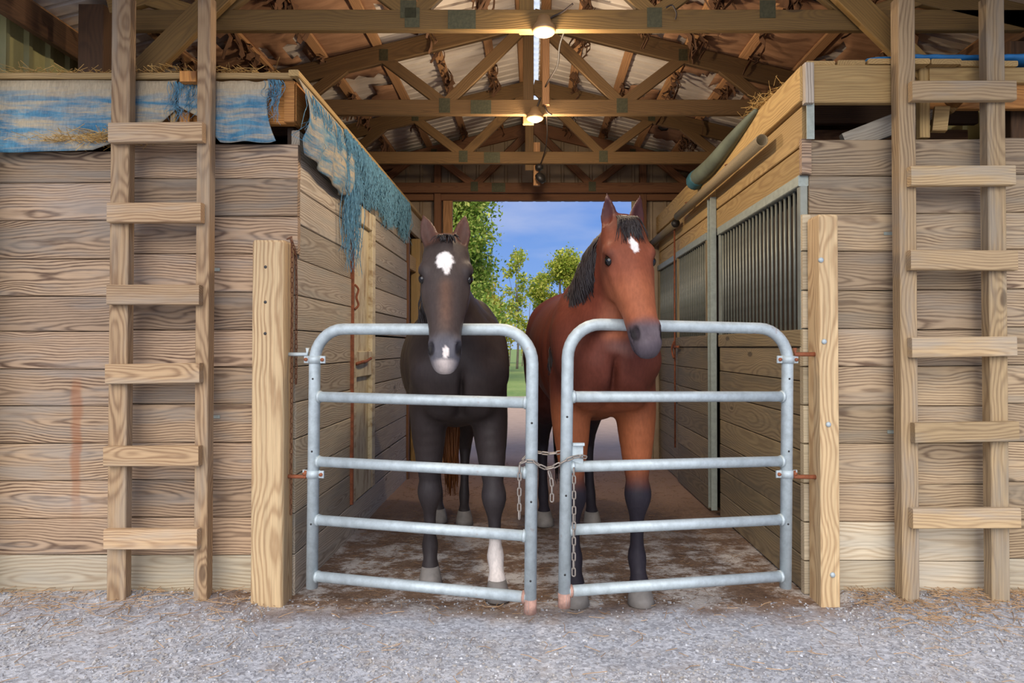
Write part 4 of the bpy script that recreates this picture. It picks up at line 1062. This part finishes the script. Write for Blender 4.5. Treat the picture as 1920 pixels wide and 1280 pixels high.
    # ears
    for s, ear in zip((-1, 1), Hd['ears']):
        dx, dn, ln, tw = ear
        ax = -T*math.cos(.25)+N*dn+U*s*dx; ax /= np.linalg.norm(ax)
        su = U*math.cos(tw)+N*math.sin(tw); b0 = hp_(.015, s*.062, -.012)
        fx.chain([(b0-ax*.03, .030, .030, tuple(su)), (b0+ax*.03, .038, .026, tuple(su)), (b0+ax*.08, .041, .023, tuple(su)), (b0+ax*.13, .028, .015, tuple(su)), (b0+ax*(ln), .006, .006, tuple(su))], .015, 4)
        fr = np.cross(su, ax); fr = fr if fr@N > 0 else -fr
        fx.chain([(b0+ax*.03+fr*.024, .022, .020, tuple(su)), (b0+ax*.08+fr*.021, .028, .020, tuple(su)), (b0+ax*.135+fr*.015, .014, .013, tuple(su))], .008, 3, True)
    # legs
    hooves = []
    for s, (lx, lf_) in zip((-1, 1), P['front']):
        # lx, lf_: where the hoof stands, in metres in the horse's own frame
        top = np.array(A(s*.155, -.03, .95)); ft = np.array((lx, -lf_, 0))
        def q(t, df, z): return ((top[0]*(1-t)+ft[0]*t), top[1]*(1-t)+ft[1]*t-df*S, z*S)
        fx.chain([(q(0, -.02, 1.0), .095*S, .14*S), (q(.12, 0, .86), .094*S, .125*S), (q(.3, .01, .72), .080*S, .095*S), (q(.5, .01, .57), .054*S, .062*S)], .045, 3)
        fx.chain([(q(.42, .01, .64), .060*S, .068*S), (q(.56, .015, .55), .048*S, .055*S), (q(.62, .024, .49), .061*S, .060*S), (q(.67, .024, .455), .060*S, .058*S), (q(.72, .012, .40), .043*S, .045*S), (q(.78, .0, .35), .033*S, .040*S), (q(.88, -.002, .245), .031*S, .040*S), (q(.93, -.004, .18), .043*S, .048*S), (q(.97, .02, .12), .036*S, .037*S), (q(1, .035, .075), .047*S, .048*S)], .02, 3)
        hooves.append((lx, -lf_-.05*S))
    for s, (lx, lf_) in zip((-1, 1), P['hind']):
        top = np.array(A(s*.15, -1.22, .95)); ft = np.array((lx, -lf_, 0))
        def q(t, df, z): return ((top[0]*(1-t)+ft[0]*t), top[1]*(1-t)+ft[1]*t-df*S, z*S)
        fx.chain([(q(0, .06, .95), .115*S, .18*S), (q(.15, .10, .83), .095*S, .14*S), (q(.4, .0, .68), .062*S, .085*S), (q(.6, -.10, .56), .042*S, .062*S)], .06, 3)
        fx.chain([(q(.6, -.10, .57), .042*S, .062*S), (q(.68, -.13, .50), .044*S, .060*S), (q(.76, -.11, .42), .034*S, .046*S), (q(.86, -.07, .28), .029*S, .037*S), (q(.93, -.05, .18), .037*S, .043*S), (q(.97, -.01, .12), .032*S, .034*S), (q(1, .01, .075), .043*S, .046*S)], .02, 3)
        hooves.append((lx, -lf_-.02*S))
    V, Q = fx.mesh()
    me = bpy.data.meshes.new('body'); me.from_pydata(V.tolist(), [], Q.tolist()); me.update()
    me.polygons.foreach_set('use_smooth', [True]*len(me.polygons)); me.materials.append(colors['mat'])
    # natural coat markings
    rel = V-pl_; hs_ = rel@T/L; hu = rel@U; hn = rel@N
    head = (hs_ > -.05)*(V[:, 1] < -.18*S)*1.0
    head = sm(hs_, .0, .12)*sm(-V[:, 1], .2*S, .3*S)*sm(-hs_, -1.16, -1.08)*sm(hn, -.21, -.165)
    col = colors['paint'](V/S, hs_, hu, hn, head, V)
    ca = me.color_attributes.new('coat', 'FLOAT_COLOR', 'POINT')
    ca.data.foreach_set('color', np.concatenate([np.clip(col, 0, 1), np.ones((len(V), 1))], 1).astype(np.float32).ravel())
    body = bpy.data.objects.new('body', me); put(body, root, MW)
    # eyes, hooves
    for s in (-1, 1):
        c = Vector(hp_(.295, s*.103, .0)); R = Matrix([list(r) for r in RM]).to_4x4()
        Vv = []; Ff = []
        for i in range(9):
            th = PI*i/8
            for k in range(12): Vv.append((.019*math.sin(th)*math.cos(k*PI/6), .021*math.sin(th)*math.sin(k*PI/6), .025*math.cos(th)))
        for i in range(8):
            for k in range(12): Ff.append((i*12+k, i*12+(k+1) % 12, (i+1)*12+(k+1) % 12, (i+1)*12+k))
        meshobj('eye', Vv, Ff, M_eye, root, MW @ Matrix.Translation(c) @ R, True)
    for i, (hx, hy_) in enumerate(hooves):
        V2 = []; Ff = []; sg = 20
        for z, a, b, sh in ((.085, .043, .047, .012), (.07, .047, .050, .008), (.035, .055, .060, -.006), (.0, .062, .068, -.018)):
            for k in range(sg):
                an = 2*PI*k/sg; back = .75 if math.sin(an) > 0 else 1
                V2.append((hx+a*S*math.cos(an), hy_+(b*back*math.sin(an)+sh)*S, z*S))
        for j in range(3):
            for k in range(sg): Ff.append((j*sg+k, (j+1)*sg+k, (j+1)*sg+(k+1) % sg, j*sg+(k+1) % sg))
        Ff += [tuple(range(sg)), tuple(range(4*sg-1, 3*sg-1, -1))]
        meshobj('hoof', V2, Ff, M_hoof, root, MW, True)
    # hair
    def hair(nm, strands, mat, r):
        V3 = []; F3 = []
        for pts in strands:
            n_ = len(pts); v, f = tubegeo([Vector(p) for p in pts], [r*(1-.75*(i/(n_-1))**2) for i in range(n_)], 3)
            b = len(V3); V3 += v; F3 += [tuple(i+b for i in q_) for q_ in f]
        return meshobj(nm, V3, F3, mat, root, MW, True)
    st = []; side = P.get('maneside', -1)
    for _ in range(mane_n):
        t = random.uniform(.0, .98); i = t*(len(nk)-1); a = int(i); f_ = i-a; a2 = min(a+1, len(nk)-1)
        c = np.array(nk[a][0])*(1-f_)+np.array(nk[a2][0])*f_; w = nk[a][1]*(1-f_)+nk[a2][1]*f_; h = nk[a][2]*(1-f_)+nk[a2][2]*f_
        uu = np.array(nk[a][3])*(1-f_)+np.array(nk[a2][3])*f_; tt = (ne-nb)/np.linalg.norm(ne-nb); nn = np.cross(tt, uu); nn /= np.linalg.norm(nn)
        ln = random.uniform(1.5, 2.3); lift = 1; og = random.uniform(.012, .034)+.05*(1-t); ss = []
        for k in range(8):
            ph = side*(-.1+ln*k/7); p = c+nn*(h+og)*math.cos(ph)+uu*(w+og+.012*k/7)*math.sin(ph)-tt*.24*(k/7)**1.4+rng.standard_normal(3)*.003
            ss.append(p)
        st.append(ss)
    if st: hair('mane', st, hairmat, .0052)
    st = []
    for _ in range(fore_n):
        u0 = random.gauss(0, .02); ln = random.uniform(.10, .26)*P.get('forelen', 1); u1 = u0*1.6+random.gauss(P.get('foreu', 0), .012)
        st.append([hp_(-.04+ln*k/6, u0+(u1-u0)*k/6, .045+.012*math.sin(k/6*2.6)+.014*min(1, k/3)+random.gauss(0, .002)) for k in range(7)])
    if st: hair('forelock', st, hairmat, .0032)
    st = []
    for _ in range(150):
        a = random.uniform(0, 2*PI); q = random.random()**.5
        d = np.array((math.cos(a)*q, math.sin(a)*q*.7, 0)); b0 = np.array(A(0, -1.47, 1.32)); pts = []
        e = random.uniform(P.get('tailz', .15), P.get('tailz', .15)+.25)
        for k in range(8):
            t = k/7; wdt = .028+.055*math.sin(min(1, t*1.15)*PI*.85); z = b0[2]*(1-t)+e*t
            pts.append((b0[0]+d[0]*wdt+P.get('tailx', 0)*t+random.gauss(0, .004), b0[1]+d[1]*wdt+.10*math.sin(t*2.2)*.8, z))
        st.append(pts)
    hair('tail', st, tailmat, .0065)
    return root

def star(hs_, hu, hn, cs, cu, rs, ru, skew=0):
    d = np.sqrt(((hs_-cs)/rs)**2+((hu-cu-skew*(hs_-cs))/ru)**2)
    n = .07*np.sin(hs_*130+hu*90)+.05*np.sin(hu*260)
    return sm(-(d+n), -1.1, -.85)*(hn > 0)
def paint_dark(v, s, u, n, hd, V):
    base = np.array(srgb(50, 42, 40)); out = np.tile(base, (len(v), 1))
    def mixc(m, c): nonlocal out; out = out*(1-m[:, None])+np.array(srgb(*c))*m[:, None]
    mixc(hd*.8, (72, 62, 58)); mixc(hd*np.exp(-(u/.028)**2)*sm(s, .3, .42)*sm(-s, -.85, -.6)*.7*(n > 0), (104, 72, 54))
    mixc(hd*sm(s, .74, .86), (84, 82, 88))
    for sg in (-1, 1): mixc(hd*np.exp(-((s-.885)/.055)**4-((u-sg*.066)/.022)**4)*(n > .0), (26, 22, 22)); mixc(hd*np.exp(-((s-.295)/.06)**2-((u-sg*.108)/.02)**2)*.7, (30, 26, 26))
    mixc(hd*sm(s, .02, .0)*.0, (90, 60, 50))
    mixc(sm(-s, -.05, .02)*sm(n, -.03, .01)*sm(V[:, 2], 1.6, 1.66)*.6, (104, 70, 58))
    mixc(hd*star(s, u, n, .2, -.005, .075, .040), (236, 228, 222))
    mixc(hd*star(s, u, n, .27, .004, .05, .014), (225, 215, 208))
    mixc(hd*star(s, u, n, .915, .004, .05, .011), (220, 208, 202))
    mixc(hd*np.exp(-((n+.036)/.006)**2)*sm(s, .86, .92)*.7, (30, 26, 26))
    mixc(hd*sm(s, .955, .985)*np.exp(-(u/.04)**2)*.85, (205, 190, 182))
    leg = (V[:, 1] < .35)*(v[:, 0] > .0)
    mixc(leg*sm(-v[:, 2], -.31, -.25), (206, 196, 188))
    low = sm(-v[:, 2], -.8, -.5)*(1-leg*sm(-v[:, 2], -.31, -.25)); mixc(low*.5, (58, 54, 56))
    return out
def paint_bay(v, s, u, n, hd, V):
    out = np.tile(np.array(srgb(98, 48, 34)), (len(v), 1))
    def mixc(m, c): nonlocal out; out = out*(1-m[:, None])+np.array(srgb(*c))*m[:, None]
    mixc(sm(V[:, 1], .25, .9)*.5, (70, 36, 30))
    mixc(sm(-V[:, 1], -.1, .1)*sm(v[:, 2], .85, .95)*sm(-v[:, 2], -1.35, -1.2)*.6, (76, 40, 32)); mixc(hd, (126, 70, 50)); mixc(hd*sm(s, .35, .6)*sm(-s, -.86, -.72), (150, 88, 60))
    mixc(hd*sm(s, .75, .86), (88, 78, 82)); mixc(hd*sm(s, .93, 1.0)*.6, (78, 70, 76))
    mixc(hd*sm(s, .8, .9)*sm(-n, .05, .08)*.6, (164, 120, 100))
    for sg in (-1, 1): mixc(hd*np.exp(-((s-.885)/.055)**4-((u-sg*.066)/.022)**4)*(n > .0), (30, 25, 26)); mixc(hd*np.exp(-((s-.295)/.06)**2-((u-sg*.108)/.02)**2)*.6, (62, 38, 32))
    mixc(hd*np.exp(-((n+.036)/.006)**2)*sm(s, .86, .92)*.7, (40, 32, 34))
    mixc(hd*star(s, u, n, .235, .0, .05, .02), (235, 225, 220)); mixc(hd*star(s, u, n, .19, -.012, .035, .012), (232, 222, 216))
    mixc(sm(-v[:, 2], -.98, -.8)*sm(-V[:, 1], -.4, .0), (140, 80, 50))
    fr = V[:, 1] < .4
    mixc(np.where(fr, sm(-v[:, 2], -.62, -.48), sm(-v[:, 2], -.85, -.6)), (42, 38, 44))
    ear = sm(-s, .02, .12)*sm(V[:, 2], 1.72, 1.76); mixc(ear*.75, (58, 42, 48))
    return out
M_darkcoat = coatmat('dark_brown_coat', .5, .18); M_baycoat = coatmat('bay_coat', .55, .12)
def hairm(name, c):
    g = G(name); return g.bsdf(c, .45)
M_blackhair = hairm('black_hair', srgb(34, 28, 28)); M_redhair = hairm('chestnut_tail_hair', srgb(150, 92, 48)); M_bayhair = hairm('black_brown_hair', srgb(36, 28, 29))

horse('horse', 'dark brown horse with white star and one white front sock behind left gate', (-.375, 3.30, 0), math.radians(9.5), .985,
      dict(head=dict(poll=(-.075, -.30, 1.665), pitch=math.radians(66), yaw=math.radians(-3), roll=0.0, ears=((.26, .10, .175, .25), (.14, .10, .175, -.25))),
           front=((-.14, -.12), (.175, .13)), hind=((-.07, -1.28), (.10, -1.20)), bw=1.06, tailx=.03, tailz=.10, neckmid=(-.02, .0, .05), hl=1.0, forelen=.35),
      dict(mat=M_darkcoat, paint=paint_dark), M_blackhair, M_redhair, 160, 60)
horse('horse', 'reddish bay horse with black legs and small star behind right gate', (.345, 3.19, 0), math.radians(5), 1.045,
      dict(head=dict(poll=(.04, -.245, 1.745), pitch=math.radians(67), yaw=math.radians(10), roll=math.radians(1.5), ears=((-.10, .02, .19, .9), (.32, .02, .195, -.3))),
           front=((-.155, .03), (.15, .05)), hind=((-.16, -1.30), (.16, -1.26)), bw=.98, maneside=-1, neckmid=(.0, .0, .06), foreu=.0, hl=1.02, tailz=.2),
      dict(mat=M_baycoat, paint=paint_bay), M_bayhair, M_blackhair, 600, 170)
